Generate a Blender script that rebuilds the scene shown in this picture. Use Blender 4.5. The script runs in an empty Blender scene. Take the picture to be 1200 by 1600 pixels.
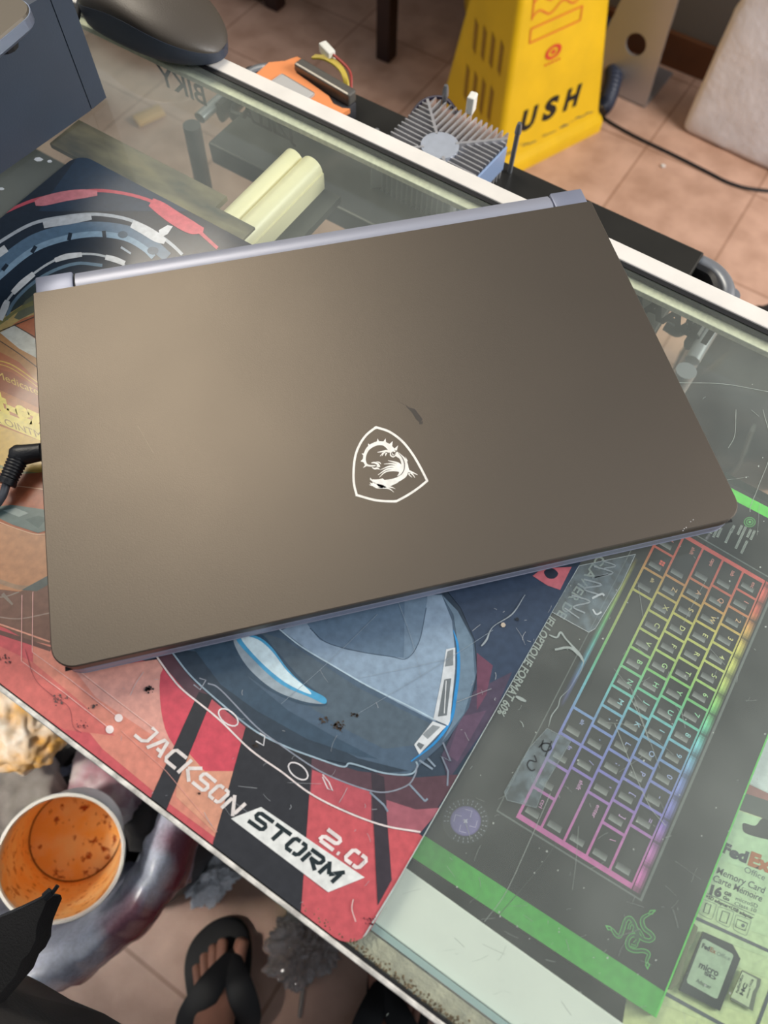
import bpy, bmesh, math, random
from mathutils import Vector, Matrix, noise
random.seed(7)
S = bpy.context.scene
COL = S.collection
PI = math.pi

# ------------------------------------------------------------------ camera, world, lights
FPX = 1135.9
RM = Matrix(((0.8383568, -0.5015059, 0.2136580),
             (0.5447978, 0.7573071, -0.3601129),
             (0.0187940, 0.4183035, 0.9081129)))
CAM = Vector((0, 0, 0.3707))
cd = bpy.data.cameras.new('camera')
cam = bpy.data.objects.new('camera', cd)
COL.objects.link(cam)
cam.matrix_world = Matrix.Translation(CAM) @ RM.to_4x4()
cd.sensor_fit = 'HORIZONTAL'
cd.sensor_width = 36
cd.lens = FPX * 36 / 1200
cd.clip_start = 0.01
cd.dof.use_dof = True
cd.dof.focus_distance = 0.44
cd.dof.aperture_fstop = 11
S.camera = cam
S.view_settings.view_transform = 'Standard'
S.view_settings.look = 'None'
S.view_settings.gamma = 1
S.view_settings.exposure = 0.0
S.cycles.transparent_max_bounces = 24
S.cycles.max_bounces = 8

w = bpy.data.worlds.new('World')
S.world = w
w.use_nodes = True
bg = w.node_tree.nodes['Background']
bg.inputs[0].default_value = (0.80, 0.88, 1.0, 1)
bg.inputs[1].default_value = 1.0
wn = w.node_tree
wg = wn.nodes.new('ShaderNodeTexCoord')
ws = wn.nodes.new('ShaderNodeSeparateXYZ')
wn.links.new(wg.outputs['Generated'], ws.inputs[0])
wr = wn.nodes.new('ShaderNodeMapRange')
wr.inputs[1].default_value = -0.7; wr.inputs[2].default_value = 0.7
wr.inputs[3].default_value = 0.27; wr.inputs[4].default_value = 0.56
wn.links.new(ws.outputs['Y'], wr.inputs[0])
wn.links.new(wr.outputs[0], bg.inputs[1])


def area(name, loc, target, size, power, col, sy=None, spread=180):
    l = bpy.data.lights.new(name, 'AREA')
    l.shape = 'RECTANGLE'
    l.size = size
    l.size_y = sy or size
    l.energy = power
    l.color = col
    l.spread = math.radians(spread)
    o = bpy.data.objects.new(name, l)
    COL.objects.link(o)
    o.location = loc
    d = Vector(target) - Vector(loc)
    o.rotation_euler = d.to_track_quat('-Z', 'Y').to_euler()
    return o


area('ceiling_lamp_light', (-1.2, 0.66, 1.45), (-0.3, 0.15, 0), 0.75, 6.3, (1.0, 0.90, 0.74), spread=100)
area('daylight_from_door', (1.55, 1.25, 0.95), (-0.05, 1.55, -0.92), 1.0, 62, (1.0, 0.97, 0.94))
area('bin_fill_light', (-0.85, -0.95, 1.35), (-0.42, -0.15, -0.45), 0.3, 1.1, (1.0, 0.95, 0.88), spread=24)  # added fill light, narrow beam to brighten the cup in the bin

# ------------------------------------------------------------------ helpers
FZ = -0.92


def U(x, y, z=0.0):
    """point of the horizontal plane at height z seen at photo pixel x, y"""
    d = RM @ Vector(((x - 600) / FPX, -(y - 800) / FPX, -1))
    t = (z - CAM.z) / d.z
    return CAM + d * t


def hx(s, a=1.0):
    s = s.lstrip('#')
    r = []
    for i in (0, 2, 4):
        c = int(s[i:i + 2], 16) / 255
        r.append(c / 12.92 if c <= 0.04045 else ((c + 0.055) / 1.055) ** 2.4)
    return (r[0], r[1], r[2], a)


MATS = {}


def mat(name, color, rough=0.5, metal=0.0, coat=0.0, var=0.0, vscale=20, bump=0.0, bscale=200, trans=0.0, var_color=None,
        spec=0.5, sheen=0.0, stretch=None):
    if name in MATS:
        return MATS[name]
    m = bpy.data.materials.new(name)
    m.use_nodes = True
    nt = m.node_tree
    p = nt.nodes['Principled BSDF']
    c = hx(color) if isinstance(color, str) else color
    p.inputs['Base Color'].default_value = c
    p.inputs['Roughness'].default_value = rough
    p.inputs['Metallic'].default_value = metal
    p.inputs['Coat Weight'].default_value = coat
    p.inputs['Coat Roughness'].default_value = 0.08
    p.inputs['Specular IOR Level'].default_value = spec
    p.inputs['Sheen Weight'].default_value = sheen
    p.inputs['Transmission Weight'].default_value = trans
    tc = nt.nodes.new('ShaderNodeTexCoord')
    src = tc.outputs['Object']
    if stretch:
        mp = nt.nodes.new('ShaderNodeMapping')
        mp.inputs['Scale'].default_value = stretch
        nt.links.new(src, mp.inputs[0])
        src = mp.outputs[0]
    if var or var_color:
        n = nt.nodes.new('ShaderNodeTexNoise')
        n.inputs['Scale'].default_value = vscale
        n.inputs['Detail'].default_value = 5
        nt.links.new(src, n.inputs['Vector'])
        r = nt.nodes.new('ShaderNodeValToRGB')
        r.color_ramp.elements[0].position = 0.35
        r.color_ramp.elements[1].position = 0.65
        c2 = hx(var_color) if var_color else tuple(x * (1 - var) for x in c[:3]) + (1,)
        r.color_ramp.elements[0].color = c2
        r.color_ramp.elements[1].color = c
        nt.links.new(n.outputs['Fac'], r.inputs[0])
        nt.links.new(r.outputs[0], p.inputs['Base Color'])
    if bump:
        n = nt.nodes.new('ShaderNodeTexNoise')
        n.inputs['Scale'].default_value = bscale
        n.inputs['Detail'].default_value = 3
        nt.links.new(src, n.inputs['Vector'])
        b = nt.nodes.new('ShaderNodeBump')
        b.inputs['Strength'].default_value = bump
        b.inputs['Distance'].default_value = 0.002
        nt.links.new(n.outputs['Fac'], b.inputs['Height'])
        nt.links.new(b.outputs[0], p.inputs['Normal'])
    MATS[name] = m
    return m


def print_mat(name, rough=0.35, coat=0.0):
    """printed surface: ink colours live in the face colour attribute, plus fine speckle"""
    m = bpy.data.materials.new(name)
    m.use_nodes = True
    nt = m.node_tree
    p = nt.nodes['Principled BSDF']
    at = nt.nodes.new('ShaderNodeAttribute')
    at.attribute_name = 'ink'
    n = nt.nodes.new('ShaderNodeTexNoise')
    n.inputs['Scale'].default_value = 260
    n.inputs['Detail'].default_value = 6
    tc = nt.nodes.new('ShaderNodeTexCoord')
    nt.links.new(tc.outputs['Object'], n.inputs['Vector'])
    mr = nt.nodes.new('ShaderNodeMapRange')
    mr.inputs[1].default_value = 0.3
    mr.inputs[2].default_value = 0.7
    mr.inputs[3].default_value = 0.86
    mr.inputs[4].default_value = 1.12
    nt.links.new(n.outputs['Fac'], mr.inputs[0])
    mx = nt.nodes.new('ShaderNodeMix')
    mx.data_type = 'RGBA'
    mx.blend_type = 'MULTIPLY'
    mx.inputs[0].default_value = 1
    nt.links.new(at.outputs['Color'], mx.inputs[6])
    nt.links.new(mr.outputs[0], mx.inputs[7])
    nt.links.new(mx.outputs[2], p.inputs['Base Color'])
    p.inputs['Roughness'].default_value = rough
    p.inputs['Coat Weight'].default_value = coat
    p.inputs['Coat Roughness'].default_value = 0.12
    return m


def wmat(o):
    m = o.matrix_basis.copy()
    while o.parent:
        o = o.parent
        m = o.matrix_basis @ m
    return m


def setp(o, label=None, cat=None, group=None, kind=None):
    if label: o['label'] = label
    if cat: o['category'] = cat
    if group: o['group'] = group
    if kind: o['kind'] = kind
    return o


def thing(name, label, cat, loc=(0, 0, 0), rz=0, group=None):
    o = bpy.data.objects.new(name, None)
    COL.objects.link(o)
    o.empty_display_size = 0.02
    o.location = loc
    o.rotation_euler = (0, 0, rz)
    o.matrix_basis = Matrix.Translation(Vector(loc)) @ Matrix.Rotation(rz, 4, 'Z')
    return setp(o, label, cat, group)


def obj(name, bm, mats, parent=None, smooth=False, label=None, cat=None, group=None, kind=None, angle=35):
    """bm is in world coordinates"""
    me = bm if isinstance(bm, bpy.types.Mesh) else bpy.data.meshes.new(name)
    if not isinstance(bm, bpy.types.Mesh):
        bmesh.ops.recalc_face_normals(bm, faces=bm.faces)
        bm.to_mesh(me)
        bm.free()
    if not isinstance(mats, (list, tuple)): mats = [mats]
    for m in mats: me.materials.append(m)
    o = bpy.data.objects.new(name, me)
    COL.objects.link(o)
    if parent:
        o.parent = parent
        c = sum((v.co for v in me.vertices), Vector()) / max(1, len(me.vertices))
        PI_ = wmat(parent).inverted()
        me.transform(PI_)
        c = PI_ @ c
        me.transform(Matrix.Translation(-c))
        o.location = c
        o.matrix_basis = Matrix.Translation(c)
    else:
        xs = [v.co for v in me.vertices]
        c = Vector(((min(v.x for v in xs) + max(v.x for v in xs)) / 2, (min(v.y for v in xs) + max(v.y for v in xs)) / 2,
                    min(v.z for v in xs)))
        me.transform(Matrix.Translation(-c))
        o.location = c
        o.matrix_basis = Matrix.Translation(c)
    if smooth:
        for p in me.polygons: p.use_smooth = True
        if angle < 180:
            me.set_sharp_from_angle(angle=math.radians(angle))
    return setp(o, label, cat, group, kind)


def NB(): return bmesh.new()


def box(bm, x0, x1, y0, y1, z0, z1, M=None, bev=0, seg=2, mi=0):
    g = bmesh.ops.create_cube(bm, size=1)
    vs = g['verts']
    for v in vs:
        v.co = Vector(((x0 + x1) / 2 + v.co.x * (x1 - x0), (y0 + y1) / 2 + v.co.y * (y1 - y0), (z0 + z1) / 2 + v.co.z * (z1 - z0)))
    fs = set(f for v in vs for f in v.link_faces)
    if bev:
        es = list(set(e for v in vs for e in v.link_edges))
        r = bmesh.ops.bevel(bm, geom=es, offset=bev, segments=seg, affect='EDGES', profile=0.5)
        vs = list(set(r['verts']) | set(v for v in vs if v.is_valid))
        fs = set(f for v in vs for f in v.link_faces)
    for f in fs: f.material_index = mi
    if M:
        for v in vs: v.co = M @ v.co
    return vs


def prism(bm, pts, z0, z1, mi=0, M=None):
    """pts: list of xy (world) ; top may be given per point"""
    a = [bm.verts.new((p[0], p[1], z0)) for p in pts]
    b = [bm.verts.new((p[0], p[1], z1)) for p in pts]
    n = len(pts)
    fs = [bm.faces.new(b), bm.faces.new(a[::-1])]
    for i in range(n):
        fs.append(bm.faces.new((a[i], a[(i + 1) % n], b[(i + 1) % n], b[i])))
    for f in fs: f.material_index = mi
    if M:
        for v in a + b: v.co = M @ v.co
    return a + b


def tube(bm, pts, r, seg=10, closed=False, caps=True, mi=0, flat=None):
    pts = [Vector(p) for p in pts]
    n = len(pts)
    rs = r if isinstance(r, (list, tuple)) else [r] * n
    rings = []
    up = None
    for i in range(n):
        if closed:
            t = pts[(i + 1) % n] - pts[(i - 1) % n]
        else:
            t = pts[min(i + 1, n - 1)] - pts[max(i - 1, 0)]
        t = t.normalized() if t.length > 1e-9 else Vector((0, 0, 1))
        if up is None:
            up = Vector((0, 0, 1)) if abs(t.z) < 0.9 else Vector((1, 0, 0))
        a = (up - t * up.dot(t)).normalized()
        b = t.cross(a)
        up = a
        ring = []
        for k in range(seg):
            an = 2 * PI * k / seg
            fl = flat or 1
            ring.append(bm.verts.new(pts[i] + a * math.cos(an) * rs[i] * fl + b * math.sin(an) * rs[i]))
        rings.append(ring)
    m = n if closed else n - 1
    for i in range(m):
        A, B = rings[i], rings[(i + 1) % n]
        for k in range(seg):
            f = bm.faces.new((A[k], A[(k + 1) % seg], B[(k + 1) % seg], B[k]))
            f.material_index = mi
    if caps and not closed:
        bm.faces.new(rings[0][::-1]).material_index = mi
        bm.faces.new(rings[-1]).material_index = mi
    return rings


def loft(bm, rings, caps=True, mi=0):
    R = [[bm.verts.new(p) for p in r] for r in rings]
    n = len(R[0])
    for i in range(len(R) - 1):
        for k in range(n):
            bm.faces.new((R[i][k], R[i][(k + 1) % n], R[i + 1][(k + 1) % n], R[i + 1][k])).material_index = mi
    if caps:
        bm.faces.new(R[0][::-1]).material_index = mi
        bm.faces.new(R[-1]).material_index = mi
    return R


def spline(pts, n=8, closed=False):
    """Catmull-Rom through points (any dimension)"""
    P = [Vector(p) for p in pts]
    out = []
    m = len(P)
    rng = range(m) if closed else range(m - 1)
    for i in rng:
        p0 = P[(i - 1) % m] if (closed or i > 0) else P[0] * 2 - P[1]
        p1 = P[i]
        p2 = P[(i + 1) % m]
        p3 = P[(i + 2) % m] if (closed or i + 2 < m) else P[-1] * 2 - P[-2]
        for k in range(n):
            t = k / n
            out.append(0.5 * ((2 * p1) + (p2 - p0) * t + (2 * p0 - 5 * p1 + 4 * p2 - p3) * t * t + (3 * p1 - p0 - 3 * p2 + p3) * t ** 3))
    if not closed: out.append(P[-1])
    return out


def crumple(bm, c, rad, seed=0, amp=0.35, sub=4, freq=2.2, mi=0):
    g = bmesh.ops.create_icosphere(bm, subdivisions=sub, radius=1)
    off = Vector((seed * 7.3, seed * 3.1, seed * 1.7))
    for v in g['verts']:
        d = v.co.normalized()
        n1 = noise.noise(d * freq + off)
        n2 = abs(noise.noise(d * freq * 2.3 + off * 2)) * 1.2
        n3 = abs(noise.noise(d * freq * 5 + off * 3)) * 0.5
        s = 1 + amp * (n1 - n2 + 0.3 - n3)
        v.co = Vector((c[0] + d.x * rad[0] * s, c[1] + d.y * rad[1] * s, c[2] + d.z * rad[2] * s))
    for v in g['verts']:
        for f in v.link_faces: f.material_index = mi


# ---- 2-D print builder ---------------------------------------------------------------
def clip_poly(poly, region):
    out = [Vector(p[:2]) for p in poly]
    m = len(region)
    ar = sum(region[i][0] * region[(i + 1) % m][1] - region[(i + 1) % m][0] * region[i][1] for i in range(m))
    sg = 1 if ar > 0 else -1
    for i in range(m):
        a = Vector(region[i][:2]); b = Vector(region[(i + 1) % m][:2])
        e = b - a
        inp, out = out, []
        if not inp: return []
        side = lambda p: sg * (e.x * (p.y - a.y) - e.y * (p.x - a.x))
        for k in range(len(inp)):
            P, Q = inp[k], inp[(k + 1) % len(inp)]
            sp, sq = side(P), side(Q)
            if sp >= 0: out.append(P)
            if (sp > 0 and sq < 0) or (sp < 0 and sq > 0):
                out.append(P + (Q - P) * (sp / (sp - sq)))
    return out if len(out) > 2 else []


STEP = 0.00004


class Print:
    def __init__(s, z, clip=None):
        s.z = z; s.V = []; s.F = []; s.C = []; s.clip = clip; s.n = {}; s.e = 0

    def face(s, pts, col):
        i = len(s.V)
        s.V += [tuple(p) for p in pts]
        s.F.append(list(range(i, i + len(pts))))
        s.C.append(col)

    def w(s, pts, layer, col):
        """flat polygon given in world xy"""
        if s.clip: pts = clip_poly(pts, s.clip)
        if len(pts) < 3: return
        ar = sum(pts[i][0] * pts[(i + 1) % len(pts)][1] - pts[(i + 1) % len(pts)][0] * pts[i][1] for i in range(len(pts)))
        if abs(ar) < 1e-10: return
        if ar < 0: pts = pts[::-1]
        z = s.z + layer * STEP + s.e
        s.face([(p[0], p[1], z) for p in pts], col)

    def bump(s, layer):
        s.n[layer] = s.n.get(layer, -1) + 1
        s.e = min(s.n[layer], 36) * 1e-6

    def P(s, pts, col, layer=1, sm=0):
        s.bump(layer)
        """polygon in photo pixels"""
        if isinstance(col, str): col = hx(col)
        if sm: pts = spline(pts, sm, True)
        s.w([U(p[0], p[1], s.z) for p in pts], layer, col)

    def S(s, pts, wd, col, layer=2, sm=6, closed=False):
        """stroke in photo pixels, width number or list; colour string or function of t"""
        if isinstance(wd, (int, float)): wd = [wd] * len(pts)
        s.bump(layer)
        q = [(p[0], p[1], k) for p, k in zip(pts, wd)]
        if sm: q = spline(q, sm, closed)
        else: q = [Vector(k) for k in q]
        if closed: q = q + [q[0]]
        n = len(q)
        L = []; R = []
        for i in range(n):
            a = q[max(i - 1, 0)]; b = q[min(i + 1, n - 1)]
            if closed:
                a = q[(i - 1) % (n - 1)]; b = q[(i + 1) % (n - 1)] if i < n - 1 else q[1]
            t = Vector((b.x - a.x, b.y - a.y))
            if t.length < 1e-6: t = Vector((1, 0))
            t.normalize()
            h = q[i].z / 2
            L.append((q[i].x - t.y * h, q[i].y + t.x * h)); R.append((q[i].x + t.y * h, q[i].y - t.x * h))
        for i in range(n - 1):
            c = col(i / (n - 1)) if callable(col) else (hx(col) if isinstance(col, str) else col)
            s.w([U(*p, s.z) for p in (L[i], L[i + 1], R[i + 1], R[i])], layer, c)

    def T(s, txt, p0, p1, up, col, layer=3, bold=0.0, mirror=False, thin=1.0):
        """text: baseline p0 to p1 in photo pixels, up = pixel vector of the capital height"""
        if isinstance(col, str): col = hx(col)
        s.bump(layer)
        vs, fs, wd = text_mesh(txt, bold)
        p0 = Vector(p0); p1 = Vector(p1); up = Vector(up)
        q = []
        for x, y in vs:
            k = x / wd
            if mirror: k = 1 - k
            a = p0 + (p1 - p0) * k + up * (y / 0.73)
            q.append(U(a.x, a.y, s.z))
        for f in fs: s.w([q[i] for i in f], layer, col)

    def slab(s, pts, z0, z1, col, top=True):
        n = len(pts)
        if isinstance(col, str): col = hx(col)
        ar = sum(pts[i][0] * pts[(i + 1) % n][1] - pts[(i + 1) % n][0] * pts[i][1] for i in range(n))
        if ar < 0: pts = pts[::-1]
        s.face([(p[0], p[1], z1) for p in pts], col)
        s.face([(p[0], p[1], z0) for p in pts[::-1]], col)
        for i in range(n):
            a, b = pts[i], pts[(i + 1) % n]
            s.face([(a[0], a[1], z0), (b[0], b[1], z0), (b[0], b[1], z1), (a[0], a[1], z1)], col)

    def mesh(s, name):
        me = bpy.data.meshes.new(name)
        me.from_pydata(s.V, [], s.F)
        at = me.color_attributes.new('ink', 'FLOAT_COLOR', 'CORNER')
        k = 0
        for f, c in zip(me.polygons, s.C):
            for j in range(f.loop_total):
                at.data[k].color = c
                k += 1
        me.update()
        return me


TXT = {}


def text_mesh(txt, bold):
    key = (txt, bold)
    if key in TXT: return TXT[key]
    cu = bpy.data.curves.new('lettering', 'FONT')
    cu.body = txt
    cu.offset = bold
    cu.resolution_u = 3
    o = bpy.data.objects.new('lettering', cu)
    COL.objects.link(o)
    dg = bpy.context.evaluated_depsgraph_get()
    dg.update()
    me = bpy.data.meshes.new_from_object(o.evaluated_get(dg))
    vs = [(v.co.x, v.co.y) for v in me.vertices]
    x0 = min(v[0] for v in vs); x1 = max(v[0] for v in vs)
    vs = [(v[0] - x0, v[1]) for v in vs]
    fs = [list(p.vertices) for p in me.polygons]
    bpy.data.objects.remove(o)
    bpy.data.curves.remove(cu)
    bpy.data.meshes.remove(me)
    TXT[key] = (vs, fs, max(x1 - x0, 1e-4))
    return TXT[key]


def mixc(a, b, t):
    a = hx(a) if isinstance(a, str) else a
    b = hx(b) if isinstance(b, str) else b
    return tuple(a[i] * (1 - t) + b[i] * t for i in range(3)) + (1,)


def ramp(stops, t):
    t = max(0, min(1, t))
    for (t0, c0), (t1, c1) in zip(stops, stops[1:]):
        if t <= t1: return mixc(c0, c1, (t - t0) / (t1 - t0))
    return hx(stops[-1][1])


def glass_mat(name, tint, dust_veil=0.05, scale=30, dust_veil_col=(0.8, 0.85, 0.8, 1), ior=1.5):
    m = bpy.data.materials.new(name)
    m.use_nodes = True
    nt = m.node_tree
    nt.nodes.clear()
    L = nt.links.new
    out = nt.nodes.new('ShaderNodeOutputMaterial')
    tr = nt.nodes.new('ShaderNodeBsdfTransparent'); tr.inputs[0].default_value = tint
    gl = nt.nodes.new('ShaderNodeBsdfGlossy'); gl.inputs['Roughness'].default_value = 0.0
    fr = nt.nodes.new('ShaderNodeFresnel'); fr.inputs['IOR'].default_value = ior
    df = nt.nodes.new('ShaderNodeBsdfDiffuse'); df.inputs[0].default_value = dust_veil_col
    tc = nt.nodes.new('ShaderNodeTexCoord')
    ns = nt.nodes.new('ShaderNodeTexNoise'); ns.inputs['Scale'].default_value = scale; ns.inputs['Detail'].default_value = 8
    mr = nt.nodes.new('ShaderNodeMapRange')
    mr.inputs[1].default_value = 0.35; mr.inputs[2].default_value = 0.75
    mr.inputs[3].default_value = dust_veil * 0.5; mr.inputs[4].default_value = dust_veil * 1.6  # dust layer, also standing in for the milky veil of reflections
    fr.inputs['IOR'].default_value = ior
    m1 = nt.nodes.new('ShaderNodeMixShader'); m2 = nt.nodes.new('ShaderNodeMixShader')
    L(tc.outputs['Object'], ns.inputs['Vector']); L(ns.outputs['Fac'], mr.inputs[0])
    ge = nt.nodes.new('ShaderNodeNewGeometry')
    iv = nt.nodes.new('ShaderNodeMath'); iv.operation = 'SUBTRACT'; iv.inputs[0].default_value = 1
    mu = nt.nodes.new('ShaderNodeMath'); mu.operation = 'MULTIPLY'
    L(ge.outputs['Backfacing'], iv.inputs[1]); L(fr.outputs[0], mu.inputs[0]); L(iv.outputs[0], mu.inputs[1])
    L(mu.outputs[0], m1.inputs[0]); L(tr.outputs[0], m1.inputs[1]); L(gl.outputs[0], m1.inputs[2])
    L(mr.outputs[0], m2.inputs[0]); L(m1.outputs[0], m2.inputs[1]); L(df.outputs[0], m2.inputs[2])
    L(m2.outputs[0], out.inputs[0])
    return m

# ------------------------------------------------------------------ materials
def tile_mat():
    m = bpy.data.materials.new('floor_tiles')
    m.use_nodes = True
    nt = m.node_tree; L = nt.links.new
    p = nt.nodes['Principled BSDF']
    g = nt.nodes.new('ShaderNodeNewGeometry')
    mp = nt.nodes.new('ShaderNodeMapping')
    g0 = U(1004, 238, FZ); g1 = U(1060, 253, FZ)
    mp.inputs['Location'].default_value = (-g0.x + 0.295 * 20, -g1.y + 0.295 * 20, 0)
    L(g.outputs['Position'], mp.inputs[0])
    br = nt.nodes.new('ShaderNodeTexBrick')
    br.offset = 0; br.squash = 1
    br.inputs['Scale'].default_value = 1
    br.inputs['Brick Width'].default_value = 0.295
    br.inputs['Row Height'].default_value = 0.295
    br.inputs['Mortar Size'].default_value = 0.0035
    br.inputs['Mortar Smooth'].default_value = 0.3
    br.inputs['Color1'].default_value = hx('#d3ac96'); br.inputs['Color2'].default_value = hx('#cba38c')
    br.inputs['Mortar'].default_value = hx('#ae8770')
    L(mp.outputs[0], br.inputs['Vector'])
    n = nt.nodes.new('ShaderNodeTexNoise'); n.inputs['Scale'].default_value = 14; n.inputs['Detail'].default_value = 8
    L(g.outputs['Position'], n.inputs['Vector'])
    r = nt.nodes.new('ShaderNodeValToRGB')
    r.color_ramp.elements[0].position = 0.3; r.color_ramp.elements[0].color = (0.72, 0.68, 0.64, 1)
    r.color_ramp.elements[1].position = 0.65; r.color_ramp.elements[1].color = (1, 1, 1, 1)
    L(n.outputs['Fac'], r.inputs[0])
    mx = nt.nodes.new('ShaderNodeMix'); mx.data_type = 'RGBA'; mx.blend_type = 'MULTIPLY'; mx.inputs[0].default_value = 1
    L(br.outputs['Color'], mx.inputs[6]); L(r.outputs[0], mx.inputs[7]); L(mx.outputs[2], p.inputs['Base Color'])
    p.inputs['Roughness'].default_value = 0.42
    return m


black_plastic = mat('black_plastic', '#141519', 0.42, bump=0.15, bscale=900)
rubber = mat('black_rubber', '#101013', 0.55)
cream = mat('cream_painted_metal', '#ece2c4', 0.42, var=0.12, vscale=14)
white_rail = mat('worn_white_rail', '#efeae2', 0.45, var=0.10, vscale=30)
steel = mat('grey_steel', '#8d8f92', 0.35, 0.7)

# ------------------------------------------------------------------ the setting
bm = NB(); box(bm, -3.2, 2.4, -1.6, 2.09, FZ - 0.05, FZ); obj('floor', bm, tile_mat(), kind='structure')
bm = NB(); box(bm, -3.2, 2.4, 2.09, 2.17, FZ, 1.9)
obj('wall_back', bm, mat('wall_paint', '#7d766d', 0.8, var=0.1, vscale=3), kind='structure')
bm = NB(); box(bm, -3.2, 2.4, 2.074, 2.09, FZ, FZ + 0.085, bev=0.003)
obj('baseboard_back', bm, mat('baseboard_tile', '#74472a', 0.4, var=0.25, vscale=9), kind='structure')

# ------------------------------------------------------------------ display counter
XL, XR = -0.95, 0.62
ctr = thing('display_counter', 'glass topped display counter with cream white metal rails', 'counter', (-0.165, 0.18, FZ))
gm = glass_mat('top_glass', (0.955, 0.98, 0.955, 1), 0.075, 9)
bm = NB(); box(bm, XL, XR, -0.0375, 0.3868, -0.005, 0.0)
obj('glass_top', bm, gm, ctr, label='scratched clear glass top')
# rails
bm = NB()
box(bm, XL, XR, 0.3908, 0.4045, -0.012, 0.0015, bev=0.001)
obj('back_rail', bm, white_rail, ctr, label='cream white back rail')
bm = NB(); box(bm, XL, XR, 0.3869, 0.3907, -0.0048, 0.0006)
obj('rubber_seal', bm, rubber, ctr, label='black seal along the glass')
bm = NB(); box(bm, XL, XR, 0.3800, 0.3945, -0.0100, -0.0056, bev=0.0005)
obj('foam_strip', bm, mat('speckled_foam', '#fffbe2', 0.8, var=0.18, vscale=300), ctr, label='speckled pale foam strip under the glass')
bm = NB()
box(bm, XL, XR, -0.0415, -0.0392, -0.012, 0.0015, bev=0.0005)
box(bm, XL, XR, -0.0415, -0.0360, -0.014, -0.0122)
obj('front_rail', bm, mat('chipped_white_metal', '#f1eee6', 0.4, var=0.5, vscale=160), ctr, label='thin chipped white front rail')
bm = NB(); box(bm, XL, XR, -0.0391, -0.0378, -0.006, 0.0002)
obj('rubber_seal', bm, rubber, ctr, label='black seal along the front rail')
bm = NB(); box(bm, XL, XR, -0.0376, -0.0285, -0.0095, -0.0056)
obj('felt_strip', bm, mat('dusty_felt', '#bdb6a2', 0.9, var=0.35, vscale=120, bump=0.5, bscale=500), ctr,
    label='dusty grey brown strip under the glass')
bm = NB()
rg = random.Random(3)
for i in range(420):
    x = rg.uniform(-0.02, 0.10); y = -0.0373 + abs(rg.gauss(0, 0.0016)); s = rg.uniform(0.0002, 0.0007)
    g = bmesh.ops.create_icosphere(bm, subdivisions=1, radius=s)
    for v in g['verts']: v.co += Vector((x, y, 0.0001 + s * 0.6))
obj('grit', bm, mat('grit', '#7d6f58', 0.9, var=0.6, vscale=400), ctr, kind='stuff', label='brown grit along the front seal')
bm = NB(); box(bm, XL, XR, -0.0277, -0.0250, -0.36, -0.0056)
obj('front_glass', bm, mat('pale_blue_glass_edge', '#b5d0d4', 0.15, trans=0.25), ctr, label='front glass pane with pale blue edge')
bm = NB(); box(bm, XL, XR, 0.3955, 0.3995, -0.38, -0.0125)
obj('back_glass', bm, glass_mat('back_pane', (0.955, 0.975, 0.95, 1), 0.03, 6), ctr)
bm = NB(); box(bm, -0.02, XR, -0.0248, 0.0020, -0.018, -0.009, bev=0.0006)
obj('shelf_lip', bm, mat('grey_white_board', '#eceFEa', 0.35, var=0.06, vscale=25), ctr, label='pale grey board along the shelf front')
bm = NB(); box(bm, -0.02, XR, 0.0022, 0.335, -0.082, -0.076)
obj('shelf', bm, mat('dark_green_glass_shelf', '#10231b', 0.25), ctr, label='dark green glass shelf')
# cream cross bar with two rounded ridges and a groove
bm = NB()
bx0 = -0.3175
for cx, r in ((bx0 + 0.008, 0.0085), (bx0 + 0.0245, 0.0095)):
    tube(bm, [(cx, -0.03 + 0.395 * k / 6, -0.020) for k in range(7)], r, 20)
box(bm, bx0 - 0.001, bx0 + 0.035, -0.03, 0.365, -0.034, -0.020)
obj('cross_bar', bm, mat('cream_bar', '#fdf3cc', 0.35), ctr, smooth=True, label='cream double ridged bar crossing under the glass')
bm = NB(); box(bm, bx0 + 0.035, bx0 + 0.050, -0.03, 0.365, -0.040, -0.034)  # dark strip modelled for the shadow along the cross bar
obj('bar_shadow_strip', bm, mat('bar_shadow_tone', '#26261f', 0.6), ctr)
bm = NB(); box(bm, -0.46, bx0 - 0.001, 0.266, 0.297, -0.013, -0.009)
box(bm, bx0 - 0.001, bx0 + 0.034, 0.262, 0.284, -0.0105, -0.0085)
obj('support_strip', bm, mat('stained_brown_strip', '#8f7f5f', 0.5, var_color='#2e2920', vscale=16, stretch=(1, 3, 1)), ctr,
    label='stained brown strip beside the mat')
# end frames, case bottom and legs
for x in (XL, XR - 0.03):
    for y in (-0.036, 0.345):
        bm = NB(); box(bm, x, x + 0.03, y, y + 0.025, FZ, -0.031)
        obj('leg', bm, cream, ctr)
    bm = NB(); box(bm, x, x + 0.03, -0.011, 0.345, -0.42, -0.39)
    obj('end_bar', bm, cream, ctr)
bm = NB(); box(bm, XL + 0.03, -0.60, -0.02, 0.385, -0.206, -0.200)
obj('lower_shelf', bm, mat('dark_green_shelf_glass', '#161b17', 0.3), ctr, label='dark lower shelf')
bm = NB(); box(bm, XL + 0.03, XR - 0.03, 0.045, 0.055, FZ + .01, -0.42)  # unseen board added to keep light off the floor by the feet
obj('light_block_panel', bm, mat('dark_case_board', '#23211d', 0.6, var=0.3, vscale=8), ctr)
bm = NB(); box(bm, XL + 0.03, XR - 0.03, -0.03, 0.10, -0.42, -0.36)  # unseen, closes the light gap between that board and the front pane
obj('case_bottom', bm, mat('dark_case_board', '#23211d', 0.6, var=0.3, vscale=8), ctr)

# lettering stuck on the back glass pane (read backwards from this side)
pr = []
bm = NB()


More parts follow.
